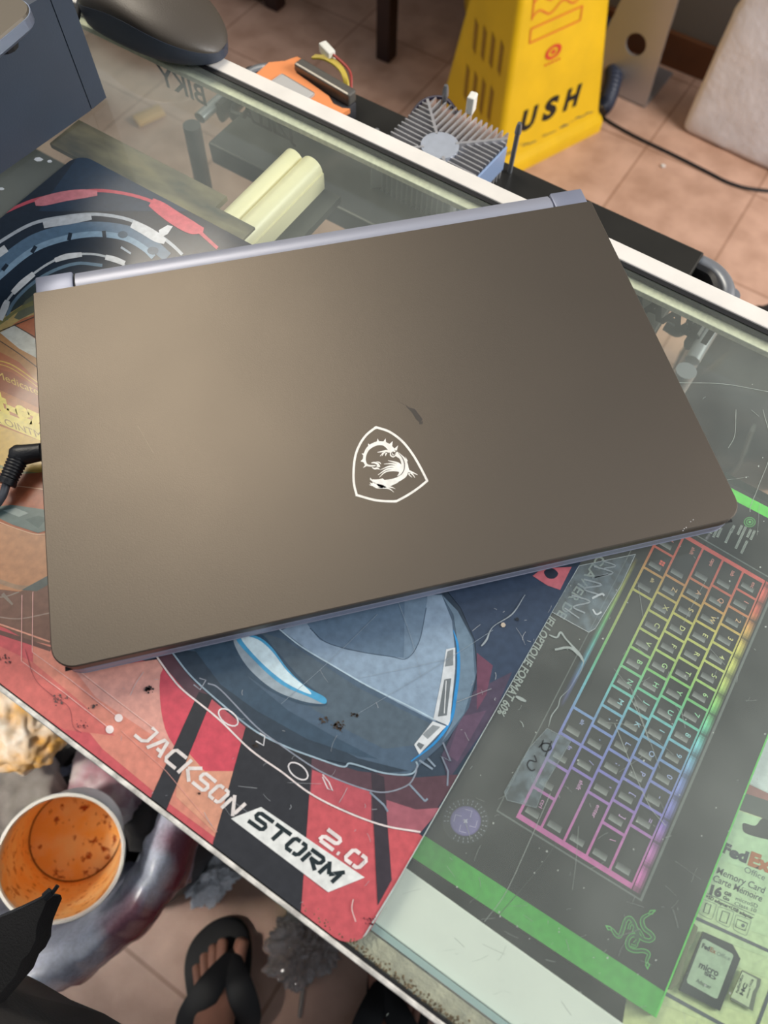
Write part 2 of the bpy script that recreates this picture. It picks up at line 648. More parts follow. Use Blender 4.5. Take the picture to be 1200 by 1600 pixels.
def pane_text(txt, x0, x1, z0, z1, colr, name, lab, bold=0.02):
    vs, fs, wd = text_mesh(txt, bold)
    me = bpy.data.meshes.new(name)
    V = [(x0 + (x1 - x0) * (1 - v[0] / wd), 0.3953, z0 + (z1 - z0) * v[1] / 0.73) for v in vs]
    me.from_pydata(V, [], [f[::-1] for f in fs])
    return obj(name, me, mat(name + '_ink', colr, 0.5), ctr, label=lab)


pane_text('BIKY', -0.474, -0.424, -0.042, -0.024, '#2b261f', 'pane_lettering', 'dark backwards lettering on the back glass')
pane_text('JZILLA', -0.386, -0.332, -0.036, -0.024, '#b9b6ad', 'pane_lettering', 'pale backwards lettering on the back glass', 0.04)
pane_text('TBAAA', -0.045, 0.027, -0.038, -0.020, '#c22a28', 'pane_lettering', 'dark red lettering on the back glass', 0.05)

# scratches, chips and tape on the glass
sc = Print(0.00025)
rg = random.Random(11)
for i in range(150):
    if rg.random() < 0.75: x, y = rg.uniform(690, 1200), rg.uniform(560, 1500)
    else: x, y = rg.uniform(560, 1100), rg.uniform(1350, 1600)
    a = rg.uniform(0, PI); l = rg.expovariate(1 / 16) + 3
    b = rg.uniform(-6, 6)
    sc.S([(x, y), (x + l * math.cos(a) / 2 + b * .2, y + l * math.sin(a) / 2 + b * .2), (x + l * math.cos(a), y + l * math.sin(a))],
         rg.uniform(0.3, 0.8), '#8d9690', 0, 3)
for pts in ([(1192, 640), (1205, 700), (1185, 760), (1173, 790), (1172, 800)], [(860, 1240), (825, 1320), (790, 1395), (757, 1440)],
            [(1150, 640), (1148, 680), (1138, 700)], [(985, 1090), (1000, 1120), (1015, 1160)], [(960, 1130), (1010, 1250), (1040, 1290)],
            [(1060, 598), (1130, 600), (1200, 612)]):
    sc.S(pts, 0.9, '#9aa39c', 0, 6)
for i in range(120):
    x, y = rg.uniform(700, 1200), rg.uniform(600, 1560)
    r = rg.uniform(0.6, 1.8)
    sc.P([(x + r * math.cos(k * 1.05) * rg.uniform(.6, 1.3), y + r * math.sin(k * 1.05) * rg.uniform(.6, 1.3)) for k in range(6)], '#aab2ab', 0)
for x, y, r in ((60, 249, 6), (78, 252, 4), (2, 295, 4), (137, 254, 2.5)):
    sc.P([(x + r * math.cos(k) * rg.uniform(.9, 1.5), y + r * math.sin(k) * .6) for k in range(6)], '#e4eaee', 0)
obj('scratches', sc.mesh('scratches'), print_mat('scratch_white', 0.5), ctr, label='fine white scratches and specks', kind='stuff')

# ------------------------------------------------------------------ printed mat on the glass
rx0, rx1, ry0, ry1 = -0.424, 0.0190, -0.0385, 0.2635


def rrect(x0, x1, y0, y1, r, n=6):
    p = []
    for cx, cy, a0 in ((x1 - r, y1 - r, 0), (x0 + r, y1 - r, PI / 2), (x0 + r, y0 + r, PI), (x1 - r, y0 + r, 1.5 * PI)):
        for k in range(n + 1):
            a = a0 + PI / 2 * k / n
            p.append((cx + r * math.cos(a), cy + r * math.sin(a)))
    return p


padr = rrect(rx0, rx1, ry0, ry1, 0.012)
pad = Print(0.0008, padr)
pad.slab(padr, 0.0002, 0.0008, '#33414f')
P, ST, TX = pad.P, pad.S, pad.T
NV = '#1c2937'
P([(0, 240), (300, 240), (420, 400), (300, 470), (0, 520)], NV, 1)
P([(125, 240), (150, 240), (300, 330), (180, 330), (60, 330)], '#23374c', 2)
# concentric rings top left
ST([(-30, 352), (0, 336), (50, 314), (100, 304), (160, 298), (230, 312), (290, 345), (340, 388)], [4, 4, 5, 6, 5, 5, 6, 5], '#b8505e', 3)
ST([(55, 318), (70, 314), (100, 307), (130, 303), (152, 302)], [8, 15, 16, 14, 8], '#c27781', 4)
ST([(236, 316), (252, 326), (275, 342), (300, 356), (318, 360)], [14, 20, 22, 20, 8], '#c25764', 4)
ST([(-30, 400), (0, 378), (50, 350), (100, 339), (150, 335), (200, 343), (240, 362), (268, 382), (285, 398)], 5, '#aab3bb', 3)
ST([(-20, 410), (0, 395), (10, 388)], 12, '#c0c6ca', 4)
ST([(68, 352), (90, 347), (115, 343), (143, 339)], [10, 13, 13, 9], '#b9c0c6', 4)
ST([(206, 350), (225, 359), (245, 371), (258, 378)], [12, 15, 15, 8], '#c9ced2', 4)
P([(248, 360), (262, 352), (270, 354), (262, 366), (250, 372)], '#c9ced2', 4)
ST([(-30, 440), (0, 415), (50, 378), (100, 361), (150, 355), (200, 362), (235, 380), (262, 402)], [22, 22, 20, 18, 17, 18, 18, 16], '#516c84', 3)
ST([(-30, 462), (0, 432), (50, 392), (100, 373), (150, 366), (195, 372), (225, 388), (240, 402)], [9] * 8, '#7b97ad', 4)
for x, y, a in ((8, 418, .9), (53, 390, 1.0), (109, 370, 1.35), (163, 367, 1.7)):
    dx, dy = math.cos(a) * 6, -math.sin(a) * 6
    ST([(x - dx, y - dy), (x + dx, y + dy)], 6, NV, 5, 0)
for x, y, r in ((192, 367, 8), (239, 392, 9)):
    P([(x + r * math.cos(k * PI / 6), y + r * .7 * math.sin(k * PI / 6)) for k in range(12)], '#3a5064', 5)
ST([(-20, 560), (0, 495), (15, 465), (50, 430), (90, 405), (130, 397), (165, 401), (195, 415)], 3.5, '#a9b1b6', 4)
ST([(0, 500), (8, 480), (12, 470)], [9, 11, 8], '#c4c9cc', 5)
ST([(20, 458), (35, 443), (53, 428)], [8, 10, 8], '#c4c9cc', 5)
ST([(86, 407), (105, 401), (128, 398)], [7, 9, 7], '#c4c9cc', 5)
ST([(165, 402), (180, 406), (195, 412)], [8, 9, 8], '#c4c9cc', 5)
ST([(10, 500), (20, 475), (45, 448), (80, 425), (120, 412), (160, 415)], 5, '#5d7688', 4)
ST([(5, 520), (24, 480), (55, 452), (100, 440)], 16, '#2c3a3c', 3)
P([(22, 497), (40, 470), (60, 455), (60, 485), (30, 500)], '#59604f', 4)
P([(188, 388), (190, 385), (205, 395), (204, 398)], '#98a6b2', 5)
# warm coloured painted panel left
P([(-40, 500), (0, 508), (30, 490), (60, 474), (70, 700), (90, 1050), (-40, 1040)], '#a8603e', 2)
ST([(-30, 525), (0, 510), (28, 492), (60, 476)], [20, 20, 18, 26], '#b09a63', 3)
ST([(-30, 520), (0, 505), (28, 485), (60, 470)], [5, 5, 5, 8], '#6f7046', 4)
P([(-20, 530), (20, 512), (60, 540), (62, 600), (0, 560)], '#a67b4f', 3)
P([(0, 520), (24, 508), (56, 530), (58, 560), (30, 545)], '#bcc0ba', 4)
ST([(22, 508), (60, 530)], 1.5, '#3c342c', 6, 0)
ST([(-5, 520), (55, 495)], 1.5, '#3c342c', 6, 0)
ST([(0, 533), (30, 553), (62, 577)], 1.6, '#4c3a2e', 6)
P([(-10, 545), (30, 566), (62, 600), (62, 640), (-10, 600)], '#a25f3e', 4)
ST([(-10, 562), (20, 571), (62, 600)], 1.8, '#c9ab4f', 6)
ST([(-10, 567), (20, 577), (62, 607)], 1.2, '#c9ab4f', 6)
P([(-10, 575), (20, 583), (64, 612), (66, 640), (-10, 605)], '#8e5236', 5)
TX('Medicated', (-4, 590), (70, 622), (-3, -12), '#cfb45e', 6, 0.0)
P([(-10, 605), (64, 632), (68, 740), (-10, 700)], '#a86a3a', 4)
TX('ust-eze', (-42, 622), (92, 682), (-8, -34), '#d9c85a', 6, 0.06)
P([(-10, 640), (0, 642), (66, 668), (66, 690), (-10, 658)], '#d6c766', 5)
TX('ER OINTMENT', (-16, 655), (104, 701), (-4, -12), '#8b7440', 6, 0.0)
P([(-10, 662), (66, 690), (68, 745), (30, 748), (-10, 735)], '#c6a552', 4)
ST([(-10, 726), (30, 738), (68, 742)], 5, '#8a8a5c', 5)
P([(-10, 745), (68, 738), (75, 800), (-10, 780)], '#a85f40', 5)
ST([(-10, 756), (30, 760), (70, 765)], 1.2, '#ddb28f', 6)
P([(-10, 800), (2, 791), (18, 789), (74, 797), (76, 828), (60, 833), (20, 820), (-10, 806)], '#5f7370', 6)
P([(5, 798), (25, 794), (45, 802), (30, 808)], '#93a39f', 7)
P([(40, 812), (60, 806), (74, 810), (60, 826)], '#46605e', 7)
ST([(-10, 812), (20, 824), (55, 835), (78, 834)], 1.2, '#e2c0a0', 8)
P([(-10, 815), (60, 836), (85, 835), (90, 900), (40, 925), (-10, 920)], '#bb8a66', 4)
ST([(-10, 905), (30, 918), (60, 915), (80, 900)], 7, '#a3876f', 5)
P([(34, 922), (78, 898), (82, 910), (58, 924)], '#5a6361', 6)
P([(-10, 920), (30, 925), (82, 905), (90, 1010), (40, 1000), (-10, 970)], '#7a5a4c', 5)
ST([(-10, 934), (10, 932), (30, 925)], 2, '#8e8378', 6)
ST([(4, 928), (20, 945)], [6, 3], '#8e8378', 6, 0)
ST([(-10, 963), (30, 967), (78, 958)], 1.8, '#9d8b80', 6)
# red / pink lower field
P([(-40, 965), (90, 1010), (240, 1035), (262, 1030), (300, 1080), (360, 1140), (430, 1200), (500, 1250), (600, 1292), (655, 1303),
   (700, 1340), (560, 1520), (-60, 1090)], '#c95a60', 3)
ST([(-10, 972), (30, 986), (78, 1003)], 2.5, '#e0a08a', 7, 0)
ST([(-10, 985), (30, 998), (80, 1015)], 7, '#6a4a42', 6, 0)
P([(52, 990), (80, 1000), (120, 1045), (330, 1215), (345, 1315), (250, 1245), (160, 1170), (52, 1035)], '#d78a78', 4)
P([(180, 1040), (248, 1030), (270, 1080), (262, 1130), (300, 1165), (330, 1220), (240, 1150), (150, 1090), (115, 1045)], '#dba093', 5)
P([(255, 1045), (300, 1078), (380, 1150), (372, 1205), (330, 1210), (272, 1165), (252, 1110)], '#cf4f5e', 6, 4)
P([(390, 1140), (385, 1200), (350, 1215), (330, 1195), (310, 1100)], '#cf4f5e', 6)
P([(280, 1160), (320, 1205), (365, 1205), (340, 1305), (275, 1245)], '#d79a80', 7)
P([(-20, 1000), (52, 1035), (130, 1100), (180, 1150), (100, 1140), (-20, 1060)], '#cf6f68', 4)
# dark arch band between the two curves
P([(245, 1028), (290, 1080), (360, 1140), (430, 1195), (485, 1240), (600, 1290), (655, 1303), (720, 1210), (650, 1215), (560, 1205),
   (480, 1180), (400, 1145), (350, 1108), (300, 1062), (268, 1020)], '#5a4149', 7)
P([(330, 1092), (388, 1140), (384, 1162), (322, 1108)], '#b8555e', 8)
P([(488, 1203), (580, 1238), (580, 1283), (485, 1242)], '#b8555e', 8)
P([(604, 1250), (650, 1265), (690, 1262), (655, 1303), (604, 1292)], '#a3606b', 8)
SD = '#2f3034'
P([(311, 1081), (333, 1088), (260, 1266), (235, 1249)], SD, 9)
P([(384, 1136), (440, 1155), (488, 1175), (470, 1430), (332, 1322)], SD, 9)
P([(580, 1205), (600, 1214), (612, 1375), (590, 1415)], '#3c353c', 9)
# arcs and lines of the frame drawing
LW = '#d9d4d2'
ST([(245, 1026), (268, 1058), (288, 1080), (340, 1122), (392, 1172), (440, 1206), (485, 1240), (540, 1268), (600, 1290), (657, 1300)], 2.8, '#e9dfdc', 11)
ST([(268, 1018), (300, 1058), (350, 1103), (400, 1143), (450, 1168), (490, 1183), (535, 1198), (545, 1193), (560, 1196), (600, 1208), (640, 1210), (652, 1198), (650, 1190)],
   2.6, '#9db4c2', 11)
ST([(325, 1068), (345, 1078), (400, 1135), (440, 1165), (500, 1205), (560, 1230), (600, 1238), (635, 1228), (648, 1212), (652, 1195)], 2.2, '#8f97a4', 11)
ST([(303, 1070), (313, 1078), (322, 1063), (312, 1060)], 2, '#9aa0ab', 11, 0)
ST([(400, 1158), (412, 1165), (414, 1150), (406, 1146)], 2.2, '#d9d9dc', 11, 0)
for cx, cy in ((357, 1121), (466, 1205)):
    q = [(cx + 18 * math.cos(k * PI / 8) * .78 - 10 * math.sin(k * PI / 8) * .6, cy + 18 * math.cos(k * PI / 8) * .62 + 10 * math.sin(k * PI / 8) * .78) for k in range(16)]
    ST(q, 2.3, '#e2dfe0', 11, 1, True)
ST([(504, 1210), (514, 1222), (520, 1236), (512, 1232), (504, 1214)], 2, '#e2d5d8', 11, 0)
for a, b in (((578, 1238), (600, 1258)), ((600, 1258), (606, 1268)), ((640, 1226), (664, 1252)), ((664, 1252), (668, 1248)), ((655, 1188), (676, 1202)),
             ((668, 1185), (680, 1198))):
    ST([a, b], 3, '#8494a3', 11, 0)
ST([(692, 1160), (704, 1190), (690, 1182), (700, 1205), (699, 1228)], 2.6, '#7d8796', 11, 0)
# technical lines bottom left
ST([(35, 930), (34, 1033), (100, 1082), (171, 1138)], 1.3, '#e6b5ae', 12, 0)
ST([(52, 925), (51, 1019), (110, 1062), (185, 1121)], 1.3, '#e6b5ae', 12, 0)
ST([(126, 1050), (180, 1092), (243, 1140)], 1.3, '#eec5ba', 12, 0)
for x, y in ((186, 1122), (172, 1140)):
    P([(x + 6.5 * math.cos(k * PI / 6), y + 6.5 * math.sin(k * PI / 6)) for k in range(12)], '#f0e2e0', 13)
ST([(190, 1142), (260, 1205), (340, 1300)], 0.8, '#e0a59a', 12, 0)
# smooth blue grey sports body (plain shapes)
P([(255, 1012), (268, 1018), (300, 1058), (350, 1103), (400, 1143), (450, 1168), (490, 1183), (540, 1193), (600, 1208), (640, 1209), (655, 1196),
   (700, 1155), (733, 1105), (745, 1050), (740, 1000), (715, 955), (690, 928), (600, 900), (300, 960)], '#4d6174', 8)
P([(268, 1015), (300, 1058), (350, 1103), (400, 1143), (450, 1168), (490, 1183), (540, 1193), (600, 1208), (640, 1205), (560, 1185), (470, 1140),
   (380, 1080), (330, 1020)], '#33414e', 9)
P([(300, 1010), (345, 1070), (400, 1110), (480, 1155), (560, 1182), (590, 1186), (520, 1150), (450, 1110), (390, 1060), (350, 1000)], '#3c5163', 10)
P([(440, 985), (500, 1030), (560, 1065), (625, 1100), (680, 1128), (690, 1100), (702, 1050), (710, 1010), (706, 970), (690, 930), (560, 930)], '#8ba1b6', 10)
P([(400, 985), (445, 1000), (560, 1075), (675, 1132), (648, 1165), (600, 1170), (540, 1140), (470, 1095)], '#53636f', 9)
ST([(430, 978), (470, 1010), (520, 1040), (575, 1072), (640, 1104), (678, 1124)], 2.2, '#b4cbd8', 12)
P([(480, 975), (500, 1000), (540, 1015), (590, 1024), (636, 1029), (655, 1000), (668, 930), (560, 930)], '#5f768c', 11, 0)
P([(631, 1028), (637, 1029), (656, 1002), (668, 935), (632, 935)], '#70879c', 12)
ST([(485, 982), (510, 1004), (560, 1018), (610, 1026), (636, 1029), (655, 1002), (666, 950)], 1.0, '#3e5164', 13)
P([(690, 930), (708, 960), (716, 1010), (716, 1060), (706, 1130), (690, 1160), (725, 1115), (742, 1060), (738, 1000), (715, 955)], '#6d8496', 10)
# light blue blade shape
P([(350, 985), (372, 1040), (420, 1078), (470, 1100), (508, 1103), (506, 1090), (470, 1060), (430, 1015), (405, 990)], '#3c5163', 11, 5)
P([(365, 1000), (385, 1040), (425, 1076), (470, 1095), (506, 1100), (505, 1090), (470, 1074), (420, 1040), (390, 1005)], '#9aa9b3', 12, 5)
P([(368, 996), (400, 1035), (440, 1070), (485, 1090), (507, 1100), (508, 1090), (478, 1073), (450, 1046), (425, 1012), (400, 994)], '#4da3cf', 13, 4)
P([(376, 996), (405, 1032), (445, 1066), (484, 1085), (480, 1076), (450, 1050), (425, 1018), (402, 999)], '#d3e9f0', 14, 4)
# pale strip lamp shape and blue line
ST([(708, 985), (715, 1010), (716, 1050), (711, 1090), (704, 1125), (680, 1160), (642, 1190)], [1, 4, 5, 5, 5, 4, 2], '#2f8ccc', 13)
P([(697, 1015), (711, 1012), (711, 1045), (703, 1127), (700, 1134), (677, 1124), (690, 1060)], '#cdd4d8', 13)
P([(699, 1018), (708, 1015), (708, 1040), (695, 1042)], '#7e868a', 14)
P([(694, 1062), (705, 1060), (698, 1118), (684, 1120)], '#6b7377', 14)
ST([(697, 1064), (694, 1115)], 1.2, '#e9eef0', 15, 0)
P([(676, 1127), (697, 1135), (655, 1179), (647, 1164)], '#d4dadd', 13)
P([(676, 1133), (688, 1136), (668, 1155), (660, 1148)], '#8d9599', 14)
P([(654, 1160), (663, 1164), (657, 1172), (651, 1164)], '#6b7377', 14)
# right side of the mat
P([(715, 900), (905, 885), (740, 1170), (700, 1200), (735, 1110), (747, 1050), (742, 1000), (720, 950), (700, 925)], '#36455a', 4)
P([(740, 1080), (800, 1050), (770, 1120), (700, 1220), (690, 1180)], '#4d4456', 5)
P([(745, 1020), (770, 1040), (760, 1085), (745, 1110)], '#6c4558', 5)
P([(720, 1120), (760, 1110), (715, 1190), (700, 1180)], '#5f4c60', 5)
P([(832, 900), (848, 888), (893, 886), (875, 922), (855, 915)], '#c86f78', 7)
P([(850, 893), (862, 888), (872, 896), (866, 904), (855, 903)], '#2b3442', 8, 3)
ST([(560, 1478), (620, 1380), (700, 1241), (800, 1067), (905, 885)], 2.6, '#b9c6c4', 16, 0)
# lettering
P([(408, 1261), (570, 1371), (513, 1394), (361, 1279)], '#e9ece9', 12)
GL = {   # wide square stencil letters as strokes in a unit cell
    'J': [[(.05, .12), (.62, .12), (.88, .3), (.88, 1), (.45, 1)]],
    'A': [[(.0, .0), (.42, .93), (.62, .93), (.95, .0)], [(.45, .30), (.80, .30)]],
    'C': [[(1, .9), (.22, .9), (.1, .75), (.1, .25), (.22, .1), (1, .1)]],
    'K': [[(.12, 0), (.12, 1)], [(.95, 1), (.35, .52)], [(.35, .50), (1, 0)]],
    'S': [[(1, .9), (.2, .9), (.1, .8), (.1, .6), (.2, .5), (.8, .5), (.9, .4), (.9, .2), (.8, .1), (0, .1)]],
    'O': [[(.45, .9), (.2, .9), (.1, .78), (.1, .22), (.2, .1), (.52, .1)], [(.56, .9), (.8, .9), (.9, .78), (.9, .22), (.8, .1), (.60, .1)]],
    'N': [[(.1, 0), (.1, .78)], [(.06, .98), (.94, .04)], [(.9, .2), (.9, 1)]],
    'T': [[(0, .9), (1, .9)], [(.5, .78), (.5, 0)]],
    'R': [[(.1, 0), (.1, .72)], [(.0, .9), (.8, .9), (.9, .8), (.9, .58), (.8, .46), (.28, .46)], [(.42, .42), (.98, 0)]],
    'M': [[(.08, 0), (.08, .74)], [(.0, .95), (.5, .30)], [(.5, .30), (1, .95)], [(.92, .74), (.92, 0)]],
    '2': [[(.0, .9), (.8, .9), (.9, .8), (.9, .6), (.8, .5), (.2, .46), (.1, .36), (.1, .1)], [(.14, .1), (1, .1)]],
    '.': [[(.3, .12), (.7, .12)]],
}


def BT(txt, p0, p1, up, col, layer, tw, gap=.16, wds=None):
    p0, p1, up = Vector(p0), Vector(p1), Vector(up)
    wds = wds or [1] * len(txt)
    tot = sum(wds) + gap * (len(txt) - 1)
    x = 0
    for ch, wc in zip(txt, wds):
        for st_ in GL['O' if ch == '0' else ch]:
            ST([tuple(p0 + (p1 - p0) * ((x + a * wc) / tot) + up * b) for a, b in st_], tw, col, layer, 0)
        x += wc + gap


BT('JACKSON', (207, 1150), (364, 1277), (22, -20), '#e6dfdb', 12, 5.6)
BT('STORM', (386, 1284), (520, 1380), (20, -18), '#1c2a2c', 14, 6.6)
BT('2.0', (495, 1312), (560, 1361), (19, -18), '#ece1df', 12, 6.2, .12, [1, .35, 1.1])
# wear marks and dirt on the mat
rg = random.Random(5)
for cx, cy, n, s, c in ((92, 1092, 26, 9, '#5b4a48'), (147, 1103, 12, 6, '#3e3434'), (234, 1077, 30, 5, '#221c1c'), (130, 1135, 16, 10, '#80454a'),
                        (505, 1125, 14, 8, '#4a3d30'), (530, 1135, 34, 9, '#4a3d30'), (555, 1118, 12, 5, '#3f3428'), (400, 1165, 10, 6, '#3a3128'),
                        (8, 1028, 12, 8, '#5d3a3a'), (580, 1440, 18, 10, '#70303a'), (312, 1240, 4, 2, '#5c4438')):
    for i in range(n):
        x, y, r = rg.gauss(cx, s * .6), rg.gauss(cy, s * .45), rg.uniform(.5, 2.2)
        P([(x + r * rg.uniform(.5, 1.4) * math.cos(k), y + r * rg.uniform(.5, 1.4) * math.sin(k)) for k in range(6)], c, 17)
for i in range(70):
    t = rg.random()
    x, y = (rg.uniform(720, 880), rg.uniform(920, 1150)) if t < .45 else (rg.uniform(180, 600), rg.uniform(1020, 1430))
    a = rg.uniform(0, PI); l = rg.expovariate(1 / 9) + 2
    ST([(x, y), (x + l * .5 * math.cos(a) + rg.uniform(-2, 2), y + l * .5 * math.sin(a)), (x + l * math.cos(a), y + l * math.sin(a))],
       rg.uniform(.3, .8), '#a9aeb2', 18, 3)
for x0, y0, x1, y1 in ((560, 1115, 770, 985), (700, 1030, 560, 1060), (620, 935, 660, 1070), (440, 1100, 590, 960)):
    ST([(x0, y0), ((x0 + x1) / 2 + 4, (y0 + y1) / 2), (x1, y1)], .5, '#93a2ae', 18, 3)
ST([(40, 1015), (55, 1060), (80, 1085), (108, 1105), (115, 1135), (128, 1145)], .8, '#8e4a50', 17)
ST([(820, 930), (800, 960), (770, 980), (760, 1000), (752, 1010)], [1, 2, 1, 3, 2], '#9aa5ab', 18)
for x, y, r in ((786, 977, 4), (808, 968, 3)):
    P([(x + r * math.cos(k), y + r * math.sin(k)) for k in range(6)], '#c2b6a4' if r > 3 else '#20262d', 18)
ST([(552, 1405), (550, 1420), (556, 1440)], 1.6, '#e4c9c6', 18)
o = obj('printed_desk_mat', pad.mesh('printed_desk_mat'), print_mat('mat_print', 0.30, 0.35),
        label='red and navy printed mat with slanted white lettering, lying under the laptop', cat='desk mat')

# ------------------------------------------------------------------ keyboard box under the glass
BZ = -0.025
kb = thing('keyboard_box', 'black and green box showing a rainbow lit keyboard, under the glass', 'box', (0.05, 0.15, BZ - 0.051))
q = [U(1024, 1590, BZ), U(1177, 1207, BZ)]
near_r = q[0]; e = (q[1] - q[0])
far_r = near_r + e * ((0.291 - near_r.y) / e.y)
nl = Vector((-0.10, 0.0035, BZ)); fl = Vector((-0.10, 0.289, BZ))
quad = [(nl.x, nl.y), (near_r.x, near_r.y), (far_r.x, far_r.y), (fl.x, fl.y)]
K = Print(BZ, None)
K.slab(quad, BZ - 0.05, BZ, '#0e0f10')
K.clip = quad
KP, KS, KT = K.P, K.S, K.T
GR = '#45a83f'
nr = (near_r.x, near_r.y)
K.w([(-0.10, 0.0035), nr, (nr[0] - 0.0012, nr[1] + 0.0115), (-0.10, 0.0150)], 2, hx(GR))
K.w([(-0.10, 0.280), (far_r.x + 0.01, 0.281), (far_r.x + 0.01, 0.288), (-0.10, 0.287)], 2, hx('#62e04e'))
dv = Vector((far_r.x - nr[0], far_r.y - nr[1])).normalized()
K.w([nr, (far_r.x, far_r.y), (far_r.x - 0.0008, far_r.y), (nr[0] - 0.0008, nr[1])], 3, hx('#5bd052'))
# keyboard picture: homography free bilinear frame (flat print, rectangular in the plane)
A = U(1192, 912, BZ); B = U(1037, 822, BZ); Cc = U(810, 1273, BZ); D_ = U(987, 1383, BZ)   # esc, ctrl, bottom right, top right


def kbp(x, y):
    """x 0..15 along the keyboard, y 0..5 from number row to space row"""
    t = x / 15; s_ = y / 5
    a = A * (1 - t) + D_ * t
    b = B * (1 - t) + Cc * t
    p = a * (1 - s_) + b * s_
    return (p.x, p.y)


RB = [(0, '#ff6a66'), (.11, '#ff7a60'), (.18, '#ffc46a'), (.26, '#f4ee7a'), (.36, '#e2f084'), (.45, '#9aee8a'), (.52, '#7ae8c0'), (.58, '#8ae4f6'), (.68, '#8ea6f6'),
      (.80, '#9a8cf0'), (.88, '#e088e0'), (1, '#f47acc')]


def kquad(x0, x1, y0, y1, col, layer):
    K.w([kbp(x0, y0), kbp(x1, y0), kbp(x1, y1), kbp(x0, y1)], layer, col if isinstance(col, tuple) else hx(col))


kquad(-0.45, 15.35, -0.55, 5.85, '#6b7070', 2)
kquad(-0.38, 15.28, -0.45, 5.80, '#151617', 3)
# glow between the keys, stronger beside the number row and under the front edge
NG = 150
for i in range(NG):
    x0, x1 = -0.15 + 15.3 * i / NG, -0.15 + 15.3 * (i + 1) / NG
    c = ramp(RB, (i + .5) / NG)
    kquad(x0, x1, -0.06, 5.06, mixc('#2a2c2c', c, .72), 4)
    g_ = abs(math.sin(x0 * PI)) ** .7
    kquad(x0, x1, -0.17, -0.02, mixc('#101112', c, .12 + .85 * g_), 4)
    kquad(x0, x1, -0.30, -0.165, mixc('#101112', c, .08 + .55 * g_), 4)
    kquad(x0, x1, -0.38, -0.295, mixc('#101112', c, .04 + .2 * g_), 4)
    if 2.2 < x0 < 10.2:
        t = (x0 - 2.2) / 8
        k_ = math.sin(PI * t) ** .7
        for d0, d1, a_ in ((5.10, 5.16, .35), (5.155, 5.235, .85), (5.23, 5.30, .35), (5.295, 5.36, .12)):
            kquad(x0, x1, d0 + .25, d1 + .25, mixc('#101112', ramp(RB, t * .55 + .22), a_ * k_), 4)
rows = [
    (0, [(1, 'esc')] + [(1, k) for k in '1234567890-='] + [(2, '')]),
    (1, [(1.5, 'tab')] + [(1, k) for k in 'QWERTYUIOP[]'] + [(1.5, '\\')]),
    (2, [(1.75, 'caps')] + [(1, k) for k in "ASDFGHJKL;'"] + [(2.25, 'enter')]),
    (3, [(2.25, 'shift')] + [(1, k) for k in 'ZXCVBNM,./'] + [(2.75, 'shift')]),
    (4, [(1.25, 'ctrl'), (1.25, ''), (1.25, 'alt'), (6.25, ''), (1.25, 'alt'), (1.25, 'fn'), (1.25, ''), (1.25, 'ctrl')]),
]
for r, keys in rows:
    x = 0
    for wd_, ch in keys:
        x0, x1 = x + .06, x + wd_ - .06
        y0, y1 = r + .05, r + .95
        kquad(x0, x1, y0, y1, '#0b0c0d', 5)
        kquad(x0 + .12, x1 - .12, y0 + .08, y1 - .2, '#1b1c1e', 6)
        if not (r == 4 and wd_ > 3):
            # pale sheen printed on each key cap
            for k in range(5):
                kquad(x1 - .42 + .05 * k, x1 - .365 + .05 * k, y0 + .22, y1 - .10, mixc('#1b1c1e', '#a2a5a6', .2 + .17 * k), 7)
        if ch:
            lw = .10 * len(ch) + (.16 if len(ch) == 1 else .05)
            vs, fs, wdt = text_mesh(ch, 0.01)
            col = mixc(ramp(RB, (x + wd_ / 2) / 15), '#c9ccc8', .35)
            H = .24 if len(ch) == 1 else .18
            xs = x0 + .30 if len(ch) == 1 else x0 + .2
            L_ = H * wdt / .73
            yb = y0 + .46 - (0 if len(ch) == 1 else 0)
            pts = [kbp(xs + L_ * (v[0] / wdt), yb - H * v[1] / .73 - 0.05) for v in vs]
            for f in fs: K.w([pts[i] for i in f], 8, col)
        x += wd_
# windows key mark
for i in (0, 1):
    for j in (0, 1):
        kquad(1.72 + .13 * i, 1.83 + .13 * i, 4.22 + .13 * j, 4.33 + .13 * j, '#ff7060', 8)
# box lettering
KT('CLAVIER DE', (934, 868), (868, 962), (13, 8), '#bcc4c0', 9, 0.02)
KT('JEU OPTIQUE FORMAT 60%', (858, 960), (776, 1114), (11, 8), '#d2d8d4', 9, 0.025)
# green badge and small print at the far end
for rr, c in ((9.5, '#4e9a50'), (7.8, '#1d3a24'), (6.2, '#4e9a50'), (4.2, '#27502c'), (2.0, '#6cc06a')):
    KP([(1170 + rr * math.cos(k * PI / 8), 817 + rr * .85 * math.sin(k * PI / 8)) for k in range(16)], c, 3 + [9.5, 7.8, 6.2, 4.2, 2.0].index(rr))
for i, (x, y, l) in enumerate(((1158, 822, 16), (1164, 824, 38), (1172, 828, 14), (1178, 830, 16), (1166, 846, 22), (1146, 822, 12), (1143, 826, 26), (1126, 826, 16),
                               (1119, 828, 14), (1114, 824, 12))):
    dx, dy = -.42, .9
    KS([(x, y), (x + dx * l, y + dy * l)], 4.2, '#a9b0ac', 4, 0)
    for k in range(int(l / 2.2)):
        a = 2.2 * k + 1
        KS([(x + dx * a - 2.4, y + dy * a - 1.2), (x + dx * a + 2.4, y + dy * a + 1.2)], .7, '#33383a', 5, 0)
